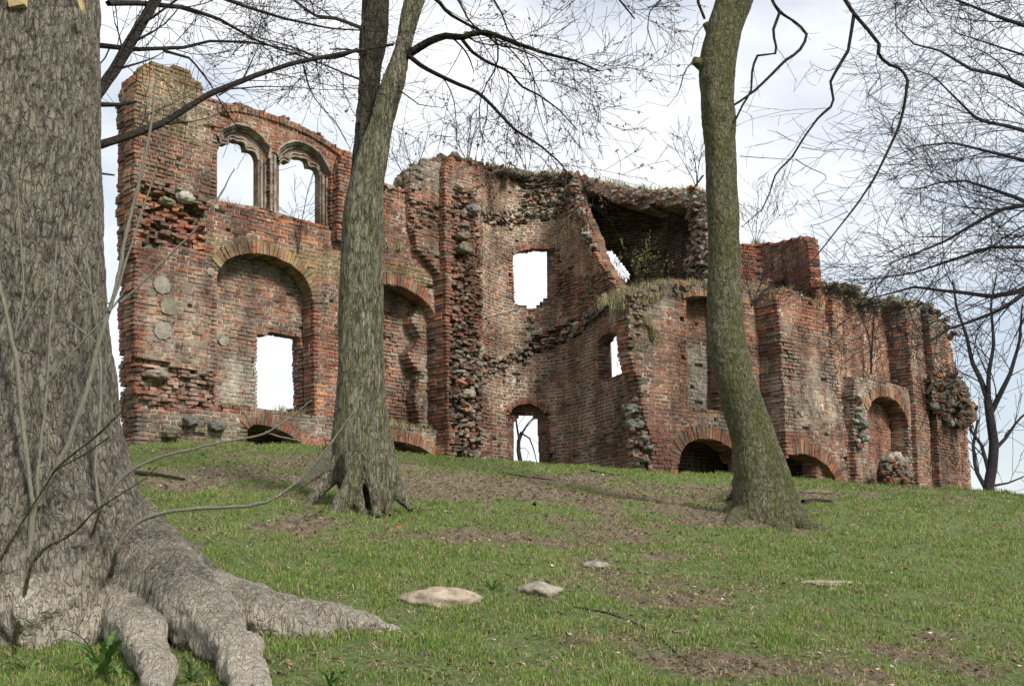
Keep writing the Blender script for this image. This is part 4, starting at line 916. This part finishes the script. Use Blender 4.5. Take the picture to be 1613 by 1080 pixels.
# --- right leaning tree
gc = G(1205, 815); YCc = gc[1]
TC = thing('leaning_tree', (gc[0], YCc, gc[2]), 'tree with mossy olive bark leaning left, standing right of centre on the slope', 'tree')
axC = trace_axis([(1215, 880, 66), (1209, 820, 62), (1204, 780, 50), (1198, 740, 44), (1188, 700, 37), (1172, 650, 35), (1158, 600, 33), (1149, 550, 30), (1143, 500, 28), (1140, 430, 28.5), (1140, 360, 29), (1138, 300, 29), (1134, 230, 29), (1131, 170, 29), (1130, 110, 30), (1139, 50, 31), (1155, 0, 31), (1178, -90, 32), (1190, -220, 28), (1195, -340, 22)], YCc)
rC = [gr_root([(1200, 760, 36), (1232, 800, 26), (1262, 822, 14), (1300, 830, 8), (1335, 834, 4)], .6, .05), gr_root([(1190, 760, 34), (1172, 800, 20), (1150, 820, 9), (1130, 828, 4)], .5, .05),
      gr_root([(1180, 760, 20), (1160, 776, 12), (1140, 784, 8), (1118, 788, 5)], .6, .03), gr_root([(1215, 780, 34), (1228, 822, 18), (1245, 838, 8)], .4, .08)]
knots = [[(P(1120, 108, YCc), .08), (P(1100, 100, YCc - .05), .055), (P(1092, 96, YCc - .08), .042)], [(P(1130, 60, YCc), .09), (P(1113, 44, YCc), .05), (P(1110, 36, YCc), .035)]]
trunk_obj('trunk', TC, [axC], rC + knots, .0135, M_bark_c, lambda co, no: (lambda hk: (hk[0] + (fbm(co * np.array([2.5, 2.5, 1.2]), 3, 9) - .5) * .05, hk[1]))(bark_plates(18, 1.6, .006, 23, .8)(co, no)), 51)
rg = np.random.default_rng(25); outC = []
PRMC = dict(wander=.13, grav=.0, rmin=.0022, k=[0, 2, 4, 8], len=[.3, .34, .6, 1.0])
for i, (pp, a, b, l, dy) in enumerate([
    ([(1200, -60), (1215, 0), (1228, 20), (1258, 38), (1273, 57), (1258, 82), (1236, 96), (1215, 118), (1190, 142), (1157, 166), (1140, 172)], .026, .014, 2, -.2),
    ([(1228, 20), (1217, 50), (1225, 84), (1192, 88), (1185, 108), (1183, 145), (1170, 165), (1157, 192)], .02, .012, 2, -.2),
    ([(1260, -160), (1300, -60), (1328, -5), (1345, 22), (1368, 48), (1385, 70), (1383, 88), (1400, 102), (1420, 108), (1430, 126), (1425, 165), (1416, 200), (1400, 235), (1378, 280), (1350, 322), (1320, 360), (1295, 392), (1275, 416)], .042, .007, 3, .5),
    ([(1345, 24), (1341, 50), (1336, 80), (1318, 110), (1308, 128), (1314, 164), (1290, 184), (1268, 214), (1246, 250), (1222, 272), (1212, 305), (1200, 330), (1168, 358)], .026, .006, 3, .3),
    ([(1418, 176), (1405, 190), (1405, 215)], .008, .006, 1, .2), ([(1252, 250), (1270, 262), (1306, 278), (1280, 300), (1292, 322)], .008, .003, 1, .2),
    ([(1262, 232), (1285, 236), (1318, 240)], .006, .003, 1, .2), ([(1165, 246), (1190, 248), (1225, 250), (1250, 252)], .006, .004, 1, .1), ([(1335, 333), (1300, 350), (1265, 358)], .006, .003, 1, .2),
    ([(1110, 30), (1098, 0), (1110, -60), (1150, -120)], .02, .03, 1, 0), ([(1092, 96), (1078, 112), (1070, 145), (1050, 170)], .01, .003, 2, 0), ([(1112, 36), (1095, 55), (1088, 90)], .008, .004, 1, 0),
    ([(1108, 276), (1090, 300), (1070, 330)], .012, .006, 1, .1), ([(1105, -60), (1060, -20), (1022, 20), (1020, 50), (1035, 85)], .02, .004, 3, 0), ([(1060, -80), (960, -30), (905, 0), (870, 30)], .02, .004, 3, 0),
    ([(1190, -150), (1320, -120), (1420, -40), (1470, 30)], .04, .006, 3, 1)]):
    p, r_ = limb_px(pp, YCc, YCc + dy, a, b, 90 + i); outC.append((p, r_)); kids(outC, p, r_ * .6, 2, l, rg, PRMC, .2)
for j in range(4):
    b0 = P(1195, -330, YCc); a = j * 1.6; q = np.array([b0 + np.array([math.cos(a) * f * 2.0, math.sin(a) * f * 2.0, f * 2.6]) for f in np.linspace(0, 1, 8)]); outC.append((q, np.linspace(.13, .03, 8)))
tubes('crown', outC, M_twig, TC, sides=4)

# --- bare trees behind, on the right
def bare_tree(name, label, stem, Y, limbs, prm, seed, r0, r1, mat, trunk_parts=1, group=None, lv=3, grnd=True):
    b = P(stem[0][0], stem[0][1], Y); g = float(ground(b[0], b[1])[0])
    t = thing(name, (b[0], b[1], g), label, 'tree', group); rg = np.random.default_rng(seed); out = []
    p, r_ = limb_px(stem, Y, Y, r0, r1, seed)
    if grnd: p = np.vstack([[b[0], b[1], g - .3], p]); r_ = np.concatenate([[r0 * 1.15], r_])
    tubes('trunk', [(p, r_)], mat, t, sides=8)
    for k, (pp, a, c, dy) in enumerate(limbs):
        p, r_ = limb_px(pp, Y, Y + dy, a, c, seed + k + 1); out.append((p, r_)); kids(out, p, r_ * .65, 2, lv, rg, prm, .08)
    tubes('crown', out, mat, t, sides=3); return t
PRMD = dict(wander=.10, grav=-.006, rmin=.0040, k=[0, 4, 7, 13], len=[.5, .5, 1.0, 1.9])
YD = 17.5
bare_tree('bare_tree', 'spreading bare tree whose fine twig crown fills the upper right sky', [(1790, 780), (1780, 600), (1770, 450), (1765, 300), (1770, 100), (1780, -100), (1790, -260)], YD,
    [([(1765, 420), (1700, 440), (1640, 445), (1600, 462), (1560, 468), (1520, 462), (1480, 458), (1440, 452), (1405, 462), (1370, 470)], .09, .012, 1.0),
     ([(1765, 400), (1690, 420), (1620, 455), (1590, 480), (1560, 495), (1525, 508), (1490, 520), (1462, 540), (1430, 548)], .07, .010, -1.0),
     ([(1768, 300), (1700, 330), (1640, 330), (1600, 312), (1560, 298), (1520, 285), (1480, 288), (1440, 300)], .08, .010, 1.5),
     ([(1768, 260), (1690, 290), (1613, 325), (1580, 330), (1540, 350), (1490, 380), (1440, 400), (1390, 420)], .07, .010, .0),
     ([(1770, 200), (1700, 230), (1640, 215), (1590, 200), (1540, 190), (1500, 150), (1470, 120), (1440, 110)], .07, .010, 1.0),
     ([(1770, 150), (1700, 170), (1640, 150), (1580, 120), (1530, 110), (1480, 80), (1440, 70), (1410, 40)], .07, .010, -.5),
     ([(1775, 60), (1700, 60), (1640, 50), (1580, 30), (1530, 10), (1480, -10), (1430, -40)], .07, .010, 1.0),
     ([(1775, 0), (1700, -20), (1600, -50), (1540, -60), (1480, -90)], .07, .012, 0),
     ([(1768, 240), (1700, 250), (1640, 260), (1560, 240), (1500, 225), (1450, 230), (1400, 250)], .06, .008, 0), ([(1768, 320), (1700, 370), (1640, 390), (1560, 390), (1500, 410), (1440, 430), (1380, 440), (1330, 440)], .06, .008, 1.0),
     ([(1770, 100), (1700, 100), (1620, 90), (1560, 70), (1500, 50)], .05, .01, 2.0)], PRMD, 200, .28, .20, M_twig2)
PRME = dict(wander=.10, grav=.03, rmin=.009, k=[0, 4, 6, 8], len=[1.2, 1.3, 2.2, 3.6])
bare_tree('bare_tree', 'slender dark bare tree growing close behind the right end of the ruin', [(1556, 790), (1558, 760), (1563, 735), (1566, 700), (1560, 660), (1556, 630)], 38,
    [([(1556, 635), (1545, 600), (1530, 570), (1522, 530), (1505, 480), (1500, 440)], .13, .03, 1), ([(1560, 650), (1575, 620), (1590, 590), (1605, 540), (1610, 480)], .12, .03, -1),
     ([(1556, 740), (1545, 700), (1530, 680), (1520, 640), (1515, 600)], .09, .03, 0), ([(1552, 770), (1536, 740), (1532, 700), (1540, 660)], .10, .05, 0), ([(1566, 710), (1585, 690), (1605, 660), (1630, 640)], .09, .03, 1), ([(1562, 765), (1590, 760), (1625, 745)], .05, .02, 1),
     ([(1556, 640), (1556, 590), (1565, 540), (1560, 480), (1570, 430)], .11, .03, 0)], PRME, 300, .19, .14, M_twig2, lv=2)
PRMF = dict(wander=.14, grav=.04, rmin=.009, k=[0, 3, 4, 5], len=[.8, .8, 1.2, 1.6])
bare_tree('bare_tree', 'thin bare tree seen through the small arched doorway of the round tower', [(822, 740), (815, 700), (822, 680)], 38,
    [([(822, 682), (828, 670), (838, 662), (842, 655)], .05, .02, 0), ([(818, 695), (812, 660), (818, 630)], .05, .02, 0), ([(822, 682), (835, 690), (842, 710), (846, 730)], .04, .02, 0), ([(822, 730), (812, 712), (822, 700), (836, 716)], .03, .01, 0)], PRMF, 320, .09, .06, M_twig2, lv=1)

# --- saplings on top of the walls and in front of the windows
def sapling(label, base, w_, surf, stems, prm, seed, r0, group=None, lv=2, name='sapling', mat=None):
    b = on(surf, base[0], base[1], w_); t = thing(name, b, label, 'sapling', group); rg = np.random.default_rng(seed); out = []
    for k, pp in enumerate(stems):
        q = resample([base] + pp, 12); p = np.array([P(x, y, b[1]) for x, y in q]); p[0] = b + (0, 0, -.05); r_ = np.linspace(r0, r0 * .35, len(p)); out.append((p, r_)); kids(out, p, r_ * .7, 1, lv, rg, prm, .2)
    tubes('stem', out[:1], mat or M_twig2, t, sides=5); tubes('twigs', out[1:], mat or M_twig2, t, sides=3); return t, out
PS = dict(wander=.15, grav=.06, rmin=.005, k=[0, 4, 8, 8], len=[.25, .35, .7, 1])
G1 = 'saplings growing on the broken wall tops'
_, o1 = sapling('bare sapling on the wall top just left of the torn pier crest', (737, 256), .3, ST, [[(737, 225), (742, 200), (738, 178)], [(745, 215), (760, 190), (770, 178)], [(725, 235), (715, 215)]], PS, 401, .018, G1)
_, o2 = sapling('leaning bare sapling on the low wall top right of the forked tree', (645, 296), .2, SW1, [[(636, 275), (622, 250), (612, 225)], [(648, 262), (640, 240), (636, 222)], [(655, 268), (668, 235), (676, 200)]], PS, 402, .018, G1)
_, o3 = sapling('cluster of thin upright shoots on the round tower crest', (830, 275), .3, SB, [[(826, 240), (820, 200)], [(838, 240), (836, 205)], [(822, 250), (805, 225)]], PS, 403, .010, G1)
_, o4 = sapling('bare multi-stemmed sapling on the vault top beside the leaning trunk', (1098, 298), .4, SF, [[(1097, 270), (1092, 235), (1080, 205)], [(1100, 262), (1105, 240)], [(1088, 275), (1070, 245), (1060, 225)]], PS, 404, .016, G1)
_, o5 = sapling('bushy bare sapling on the curved wall fragment right of the leaning trunk', (1190, 384), .2, SU, [[(1192, 350), (1195, 310), (1190, 285)], [(1180, 355), (1172, 325)], [(1202, 345), (1215, 315), (1222, 290)], [(1205, 360), (1240, 330)]], PS, 405, .012, G1)
_, o6 = sapling('dark leafless sapling on the ledge above the round niche', (1372, 586), -.1, S4, [[(1374, 540), (1376, 500), (1382, 470), (1378, 440)], [(1370, 545), (1366, 520)]], PS, 406, .03, G1)
_, o7 = sapling('slim bare sapling standing in the second cusped window', (470, 395), -.05, SW1, [[(475, 350), (485, 300), (500, 250), (512, 215)], [(462, 340), (470, 320)]], PS, 407, .012, G1)
_, o8 = sapling('bare sapling drooping over the ledge above the buttress', (1185, 478), -.05, S3, [[(1195, 455), (1205, 430)], [(1178, 450), (1170, 420)], [(1200, 460), (1225, 440), (1250, 445)]], PS, 408, .02, G1)
# shrub with fresh buds on the ledge below the vault
sh, osb = sapling('budding yellow-green shrub on the grassy ledge below the vault', (1002, 455), .2, S3, [[(998, 420), (985, 392)], [(1008, 420), (1010, 395)], [(1020, 425), (1035, 400)], [(990, 440), (970, 410)], [(1030, 440), (1060, 420)], [(1005, 430), (1025, 385)]], dict(wander=.15, grav=.05, rmin=.004, k=[0, 4, 6, 8], len=[.15, .22, .35, 1]), 410, .010, None, 2, 'shrub')
sh['category'] = 'shrub'; buds('leaves', osb, M_leaf, sh, (.26, .27, .08), .010, .5, 3, .03)

# --- young shoots beside the foreground trunk
def shoot(label, paths, Y, seed, base_ground=True, mat=M_shoot):
    b = P(*paths[0][0][:2], Y); t = thing('young_shoot', b, label, 'shoot', 'young shoots round the foreground trunk')
    for k, pp in enumerate(paths):
        a = np.array([(*P(x, y, Y - .0 - dz), r * .48 * Y / 1786) for x, y, r, dz in [q + (0,) if len(q) == 3 else q for q in pp]]); d = np.linalg.norm(np.diff(a[:, :3], axis=0), axis=1); s = np.concatenate([[0], np.cumsum(d)])
        n = max(6, int(s[-1] / .04)); q = np.linspace(0, s[-1], n); sm = np.stack([np.interp(q, s, a[:, j]) for j in range(4)], 1)
        for _ in range(3): sm[1:-1] = (sm[:-2] + 2 * sm[1:-1] + sm[2:]) / 4
        rg = np.random.default_rng(seed + k); sm[:, 3] *= 1 + .18 * rg.random(n); sm[::7, 3] *= 1.35; kk = np.cumsum(rg.normal(0, .0022, (n, 3)), axis=0); sm[:, :3] += kk - kk[:1]
        tubes('stem' if k == 0 else 'side_branch', [(sm[:, :3], sm[:, 3])], mat, t, sides=7)
    return t
YS = G(24, 1012)[1] - .02
shoot('tallest pale shoot forking in front of the huge trunk and crossing the pier', [
    [(20, 1045, 12), (24, 1015, 12), (36, 960, 11), (44, 900, 10), (50, 840, 10), (56, 790, 11)],
    [(60, 795, 8), (80, 750, 8), (102, 705, 8), (125, 640, 8), (145, 575, 8), (165, 512, 7), (187, 440, 7), (206, 335, 6), (224, 270, 5), (244, 165, 4), (249, 100, 3)],
    [(52, 790, 7), (40, 700, 7), (28, 575, 7), (18, 525, 7), (0, 440, 5), (-10, 400, 4)], [(24, 530, 3), (36, 445, 3), (31, 350, 2.5), (30, 268, 2)], [(28, 528, 3), (60, 470, 3), (90, 420, 2.2), (112, 385, 2)],
    [(60, 790, 5), (62, 680, 4.5), (72, 590, 4), (80, 470, 3.5), (88, 380, 2.5)], [(72, 605, 3), (110, 560, 3), (160, 512, 2.5), (205, 450, 2)],
    [(190, 476, 4), (235, 435, 4), (270, 400, 3.5), (305, 365, 3), (345, 310, 2.5), (368, 266, 2)], [(172, 490, 4), (190, 440, 4), (210, 370, 3.5), (236, 290, 3), (246, 262, 2)],
    [(160, 500, 2), (130, 440, 2), (104, 385, 2)], [(172, 478, 2), (135, 458, 2), (95, 430, 1.6), (40, 390, 1.4)]], YS, 500)
shoot('thin pale shoot rising beside the stub near the trunk root', [[(166, 880, 7, -.4), (162, 845, 6, -.1), (156, 800, 5), (147, 740, 5), (152, 660, 5), (153, 590, 4.5), (148, 520, 4), (140, 470, 3.5), (130, 400, 3)], [(152, 540, 3), (110, 505, 2), (104, 500, 2)]], YS + .25, 510)
shoot('long low shoot arching right from the pale root then rising', [[(172, 920, 6, -.5), (175, 895, 7, -.15), (180, 870, 7), (200, 830, 7), (230, 812, 6), (270, 805, 5.5), (330, 800, 5), (390, 797, 5), (425, 785, 4.5), (455, 760, 4), (490, 728, 4), (520, 690, 3), (555, 640, 2.5), (585, 560, 2)]], YS - .05, 520)
shoot('arching shoot from the trunk base reaching toward the doorway', [[(144, 850, 4, -.5), (150, 828, 5, -.15), (160, 795, 5), (180, 762, 5), (204, 738, 4.5), (245, 720, 4), (285, 709, 3.8), (358, 691, 3.5), (415, 681, 3.2), (445, 662, 2.6), (466, 645, 2), (490, 622, 1.6)], [(418, 680, 2.5), (440, 690, 2.2), (475, 692, 2)], [(378, 690, 1.6), (395, 702, 1.6), (412, 703, 1.4)]], YS - .1, 530)
shoot('dark curved shoot bending right from the leftmost stem base', [[(20, 1045, 7), (25, 1010, 7), (36, 940, 6), (44, 895, 5), (60, 866, 4.5), (85, 857, 4), (118, 842, 3.5), (147, 803, 3), (170, 790, 2), (220, 760, 2), (245, 735, 1.6)]], YS - .15, 540, mat=M_bark_c)
shoot('dark crossing shoot rising right over the trunk toward the plinth', [[(0, 880, 3), (60, 780, 3), (90, 735, 4), (130, 706, 3.5), (165, 675, 3), (190, 650, 2.5), (215, 620, 1.6)], [(85, 740, 3), (120, 725, 3), (170, 690, 2)]], YS - .1, 550, mat=M_bark_c)

# --- broad leaved weed at the trunk foot
def weed(px, py, n, Ln, seed, label, wdt=.022):
    g = G(px, py); t = thing('weed', g, label, 'plant'); rg = np.random.default_rng(seed)
    for i in range(n):
        a = rg.uniform(0, 6.28); el = rg.uniform(.35, 1.3); l = Ln * rg.uniform(.6, 1.1); m = 12; V = []; 
        for k in range(m + 1):
            f = k / m; e = el - f * f * 1.1; 
            if k == 0: c = g.copy()
            else: c = c + np.array([math.cos(a) * math.cos(e), math.sin(a) * math.cos(e), math.sin(e)]) * l / m
            wd = wdt * (math.sin(math.pi * min(1, f * .85 + .1)) ** .8) * (1.0 if (k + i) % 2 else .42) * rg.uniform(.8, 1.2) * (1 if f > .15 else .4) * (0.15 if k == m else 1); s = np.array([-math.sin(a), math.cos(a), 0])
            V += [c - s * wd + (0, 0, wd * .35), c, c + s * wd + (0, 0, wd * .35)]
        f_ = np.array([[3 * k, 3 * k + 1, 3 * k + 4, 3 * k + 3] for k in range(m)] + [[3 * k + 1, 3 * k + 2, 3 * k + 5, 3 * k + 4] for k in range(m)])
        cc = np.array([.07, .135, .03]) * rg.uniform(.6, 1.4); mesh('leaf', np.array(V), f_, M_leaf, np.tile((*cc, 1), (len(V), 1)), t, True)
weed(160, 1066, 15, .36, 1, 'jagged bright green weed rosette in front of the big root'); weed(45, 1062, 7, .20, 2, 'small green weed at the foot of the leftmost shoot', .014)
weed(300, 1074, 8, .14, 3, 'low dark green weed between the two pale root toes', .012); weed(775, 930, 9, .15, 4, 'small leafy weed beside the largest field stone', .012); weed(520, 1085, 8, .16, 5, 'leafy green weed at the bottom edge right of the roots', .012)

# --- stones, fallen sticks, logs
def stone(px, py, a, b, h, seed, label, col=(.30, .265, .21)):
    g = G(px, py); s = g[1] / 1786; t = g.copy(); v, f = ICO4
    q = v * (1 + (fbm(v * 1.3 + seed * 2.7, 3)[:, None] - .5) * .7 + (np.abs(fbm(v * 4 + seed, 3)[:, None] - .5)) * .25); q = q * np.array([a * s, b, h * .62])
    o = bpy.data.objects; cc = np.array(col)[None] * (.8 + .5 * fbm(v * 3 + seed, 3)[:, None]); 
    ob = mesh('field_stone', q, f, M_stone, np.column_stack([cc, np.ones(len(v))]), None, True); ob.location = g + np.array([0, 0, -h * .14]); tag(ob, label, 'stone', None)
stone(692, 944, 66, .28, .15, 1, 'largest pale field stone half sunk in the grass near the long root', (.34, .28, .21))
stone(850, 930, 34, .20, .11, 2, 'grey rounded stone sunk in the turf right of the largest stone', (.27, .24, .20))
stone(938, 890, 24, .16, .07, 3, 'small flat grey stone farther up the slope', (.24, .22, .19))
stone(1300, 918, 42, .15, .05, 4, 'long thin pale stone lying flush in the turf on the right', (.30, .26, .2))
stone(1282, 775, 26, .14, .09, 7, 'brown rounded stone on the crest below the low buttress arch', (.16, .12, .09))
stone(628, 831, 6, .03, .03, 8, 'small red brick fragment lying right of the forked tree', (.35, .08, .04))
def stick(px, label, seed, name='fallen_branch', mat=M_twig, r=.012, side=None):
    pts = []
    for x, y in resample(px, 9): g = G(x, y); pts.append(g + np.array([0, 0, r * .8]))
    p = np.array(pts); 
    for _ in range(2): p[1:-1] = (p[:-2] + 2 * p[1:-1] + p[2:]) / 4
    o = tubes(name, [(p, np.linspace(r, r * .4, len(p)))], mat, None, sides=6); o.data.transform(__import__('mathutils').Matrix.Translation(-Vector(p[0]))); o.location = p[0]; tag(o, label, 'branch')
stick([(205, 748), (240, 750), (262, 753), (290, 758)], 'thick brown fallen branch lying below the wall plinth', 1, r=.035, mat=M_bark_a)
stick([(1265, 795), (1285, 790), (1310, 793)], 'dark fallen branch beside the leaning tree on the slope', 2, r=.04, mat=M_bark_a)
stick([(905, 958), (950, 965), (1000, 982), (1040, 1005), (1062, 1030), (1110, 1060)], 'long thin crooked stick lying in the foreground turf', 3, r=.008)
stick([(1060, 996), (1090, 995), (1130, 993)], 'short pale stick crossing the grass right of the crooked stick', 4, r=.007, mat=M_shoot)
stick([(930, 742), (980, 752), (1000, 742), (1060, 745), (1110, 752)], 'long dark stick on the crest in front of the niche block', 5, r=.016)
stick([(225, 765), (250, 752), (285, 742)], 'thin pale twig resting by the thick fallen branch', 6, r=.008, mat=M_shoot)
stick([(785, 745), (830, 752), (870, 757)], 'grey twig lying on bare soil below the round tower', 7, r=.012)
stick([(842, 797), (843, 785), (842, 780)], 'short dark peg stuck in the slope below the tower', 8, 'peg', r=.02)

# --- grass, dry grass, leaf litter
def blades(name, X, Y, Z, hgt, wid, col, seed, bend=.5, mat=M_blade):
    r = np.random.default_rng(seed); n = len(X); a = r.uniform(0, 6.283, n); b = r.uniform(0, 6.283, n); bd = np.abs(r.normal(bend, .25, n)) * hgt
    dx, dy = np.cos(a) * wid / 2, np.sin(a) * wid / 2; ox, oy = np.cos(b) * bd, np.sin(b) * bd; o_ = np.zeros(n)
    v = np.stack([np.stack([X - dx, Y - dy, Z - .01], 1), np.stack([X + dx, Y + dy, Z - .01], 1), np.stack([X + ox * .35 + dx * .8, Y + oy * .35 + dy * .8, Z + hgt * .6], 1), np.stack([X + ox * .35 - dx * .8, Y + oy * .35 - dy * .8, Z + hgt * .6], 1), np.stack([X + ox, Y + oy, Z + hgt], 1)], 1)
    i = (np.arange(n) * 5)[:, None]
    return mesh(name, v.reshape(-1, 3), [i + np.array([[0, 1, 2, 3]]), i + np.array([[3, 2, 4]])], mat, np.repeat(np.column_stack([col, np.ones(n)]), 5, axis=0))
rg = np.random.default_rng(99)
def scatter(n, y0=4.2, y1=22.5, power=1.15):
    u = rg.random(n); Y = (y0 ** (1 - power) + u * (y1 ** (1 - power) - y0 ** (1 - power))) ** (1 / (1 - power)) if power != 1 else y0 * (y1 / y0) ** u
    X = rg.uniform(-1, 1, n) * (Y * .50 + .8); return X, Y
X, Y = scatter(560000, power=.55)
cvr = cover(X, Y); cl = n2(X, Y, 5.5, 3, 31); k = rg.random(len(X)) < (.10 + .90 * cvr) * np.clip((cl - .30) * 4, .12, 1); X, Y, cvr, cl = X[k], Y[k], cvr[k], cl[k]
Z = ground(X, Y); n = len(X); hg = (.011 + .022 * np.clip(cl - .35, 0, .4) / .4) * rg.uniform(.6, 1.5, n) * (.65 + .5 * cvr) * (1 + .015 * Y) * np.where(Y > 19, 1.7, 1.0); wd = .0042 * (.7 + Y / 9) * rg.uniform(.6, 1.3, n)
gt = n2(X, Y, 1.1, 3, 44)[:, None]; r1 = rg.random((n, 1)); g1 = np.array([.085, .165, .030]); g2 = np.array([.18, .26, .055]); g3 = np.array([.27, .31, .10])
colr = (g1 * (1 - r1) + g2 * r1) * (1 - np.clip(gt - .45, 0, .4)) + g3 * np.clip(gt - .45, 0, .4); dry = rg.random(n) < .22 + .18 * (1 - cvr); colr[dry] = np.array([.36, .30, .17]) * rg.uniform(.6, 1.2, (int(dry.sum()), 1))
o = blades('grass', X, Y, Z, hg, wd, colr, 1); tag(o, 'short patchy green spring grass covering the slope', 'grass', None, 'stuff')
X, Y = scatter(150000, power=.6); cvr = cover(X, Y); k = rg.random(len(X)) < .85 - .45 * cvr; X, Y = X[k], Y[k]; n = len(X)
o = blades('dry_grass', X, Y, ground(X, Y), rg.uniform(.004, .03, n), .005 * (.7 + Y / 10) * rg.uniform(.6, 1.4, n), np.array([.34, .28, .17]) * rg.uniform(.45, 1.25, (n, 1)), 2, 2.6); tag(o, 'flattened straw-coloured dead grass lying among the turf', 'dry grass', None, 'stuff')
X, Y = scatter(80000, power=.65); cvr = cover(X, Y); k = rg.random(len(X)) < .9 - .72 * cvr; X, Y = X[k], Y[k]; n = len(X); Z = ground(X, Y) + .006
s = rg.uniform(.007, .021, n) * (.7 + Y / 22); c0 = np.stack([X, Y, Z], 1); q = rg.normal(0, 1, (n, 4, 3)); a = rg.uniform(0, 6.28, n); base4 = np.array([[-1, 0], [0, -.6], [1, 0], [0, .6]])
vx = base4[None, :, 0] * np.cos(a)[:, None] - base4[None, :, 1] * np.sin(a)[:, None]; vy = base4[None, :, 0] * np.sin(a)[:, None] + base4[None, :, 1] * np.cos(a)[:, None]
v = c0[:, None] + np.stack([vx, vy, np.abs(q[..., 2]) * .45], -1) * s[:, None, None]
lc = np.where(rg.random((n, 1)) < .05, np.array([[.50, .45, .36]]), np.array([[.17, .11, .065]])) * rg.uniform(.5, 1.5, (n, 1))
o = mesh('leaf_litter', v.reshape(-1, 3), np.arange(n * 4).reshape(n, 4), M_leaf, np.repeat(np.column_stack([lc, np.ones(n)]), 4, axis=0)); tag(o, 'brown dead leaves scattered over the bare soil patches', 'leaf litter', None, 'stuff')
# dry grass on the wall tops
XT, CT = [], []
for sf, line, w0, w1, k in ((S3, [(988, 470), (1010, 455), (1045, 448), (1090, 447), (1170, 452), (1220, 462)], 0, 1.1, 3800), (S3, [(1000, 478), (1020, 476), (1045, 462)], -.1, .3, 900), (S3, [(998, 500), (1020, 510), (1030, 540)], -.08, .02, 350), (SF, [(925, 280), (1000, 296), (1110, 300)], 0, 1.0, 900), (S4, [(1285, 446), (1310, 448), (1340, 460)], 0, .5, 300), (S4, [(1400, 470), (1430, 472)], 0, .5, 200),
                      (SBt, [(1222, 468), (1250, 458), (1290, 478)], 0, .7, 500), (SW1, [(605, 388), (640, 392), (665, 402)], -.1, .1, 160), (SW1, [(600, 665), (650, 676), (685, 678)], -.05, .5, 500), (SW1, [(345, 318), (406, 328)], 0, .4, 110), (SB, [(760, 256), (830, 274), (895, 272)], 0, .7, 350), (SW1, [(650, 268), (700, 248)], 0, .6, 200), (S3, [(985, 480), (1000, 500), (1000, 580)], .0, .5, 500), (SU, [(1160, 384), (1215, 382)], 0, .4, 120), (SW1, [(345, 640), (500, 655)], 0, .4, 200)):
    q = resample(line, 1.0); nn = sf.n[len(sf.n) // 2]
    tuft = rg.integers(0, len(q), max(6, k // 25))
    for _ in range(k):
        a = q[(tuft[rg.integers(0, len(tuft))] + int(rg.normal(0, 1.5))) % len(q)]; wz = rg.uniform(w0, w1); p = on(sf, a[0], a[1] + rg.uniform(-1, 4)) if False else None
        XT.append((sf, a, wz)); CT.append(k)
cache = {}
pts = []
for sf, a, wz in XT:
    key = (id(sf), round(a[0]), round(a[1]))
    if key not in cache: cache[key] = on(sf, a[0], a[1])
    nn = sf.n[len(sf.n) // 2]; pts.append(cache[key] + np.array([nn[0] * wz + rg.normal(0, .02), nn[1] * wz + rg.normal(0, .02), rg.uniform(-.06, .0)]))
pts = np.array(pts); n = len(pts); cg = np.where(rg.random((n, 1)) < .15, np.array([[.15, .19, .05]]), np.array([[.36, .31, .18]])) * rg.uniform(.6, 1.2, (n, 1))
o = blades('wall_grass', pts[:, 0], pts[:, 1], pts[:, 2], rg.uniform(.08, .26, n), np.full(n, .014), cg, 7, .55); tag(o, 'dry yellowish grass tufts growing on the ledges and wall tops', 'grass', None, 'stuff')
# small violet flowers
vf = [(667, 1048), (774, 975), (776, 988), (771, 1040), (876, 1076)]
for i, (x, y) in enumerate(vf):
    g = G(x, y); V = []; 
    for k in range(5):
        a = k * 1.257; V += [(0, 0, .05), (math.cos(a - .4) * .012, math.sin(a - .4) * .012, .055), (math.cos(a) * .02, math.sin(a) * .02, .06), (math.cos(a + .4) * .012, math.sin(a + .4) * .012, .055)]
    t = thing('violet_flower', g, ['violet flower at the bottom edge left of centre, lone and open', 'upper of two tiny violets below the large stone', 'lower of two tiny violets below the large stone', 'tiny violet above the bottom edge near the centre', 'rightmost tiny violet at the bottom edge'][i], 'flower', 'violets in the turf')
    V = np.array(V) + g; mesh('petals', V, np.arange(20).reshape(5, 4), M_leaf, np.tile((.14, .07, .50, 1), (20, 1)), t); tubes('stem', [(np.array([g, g + (0, 0, .05)]), np.array([.002, .002]))], M_leaf, t, np.array((.1, .2, .04)))
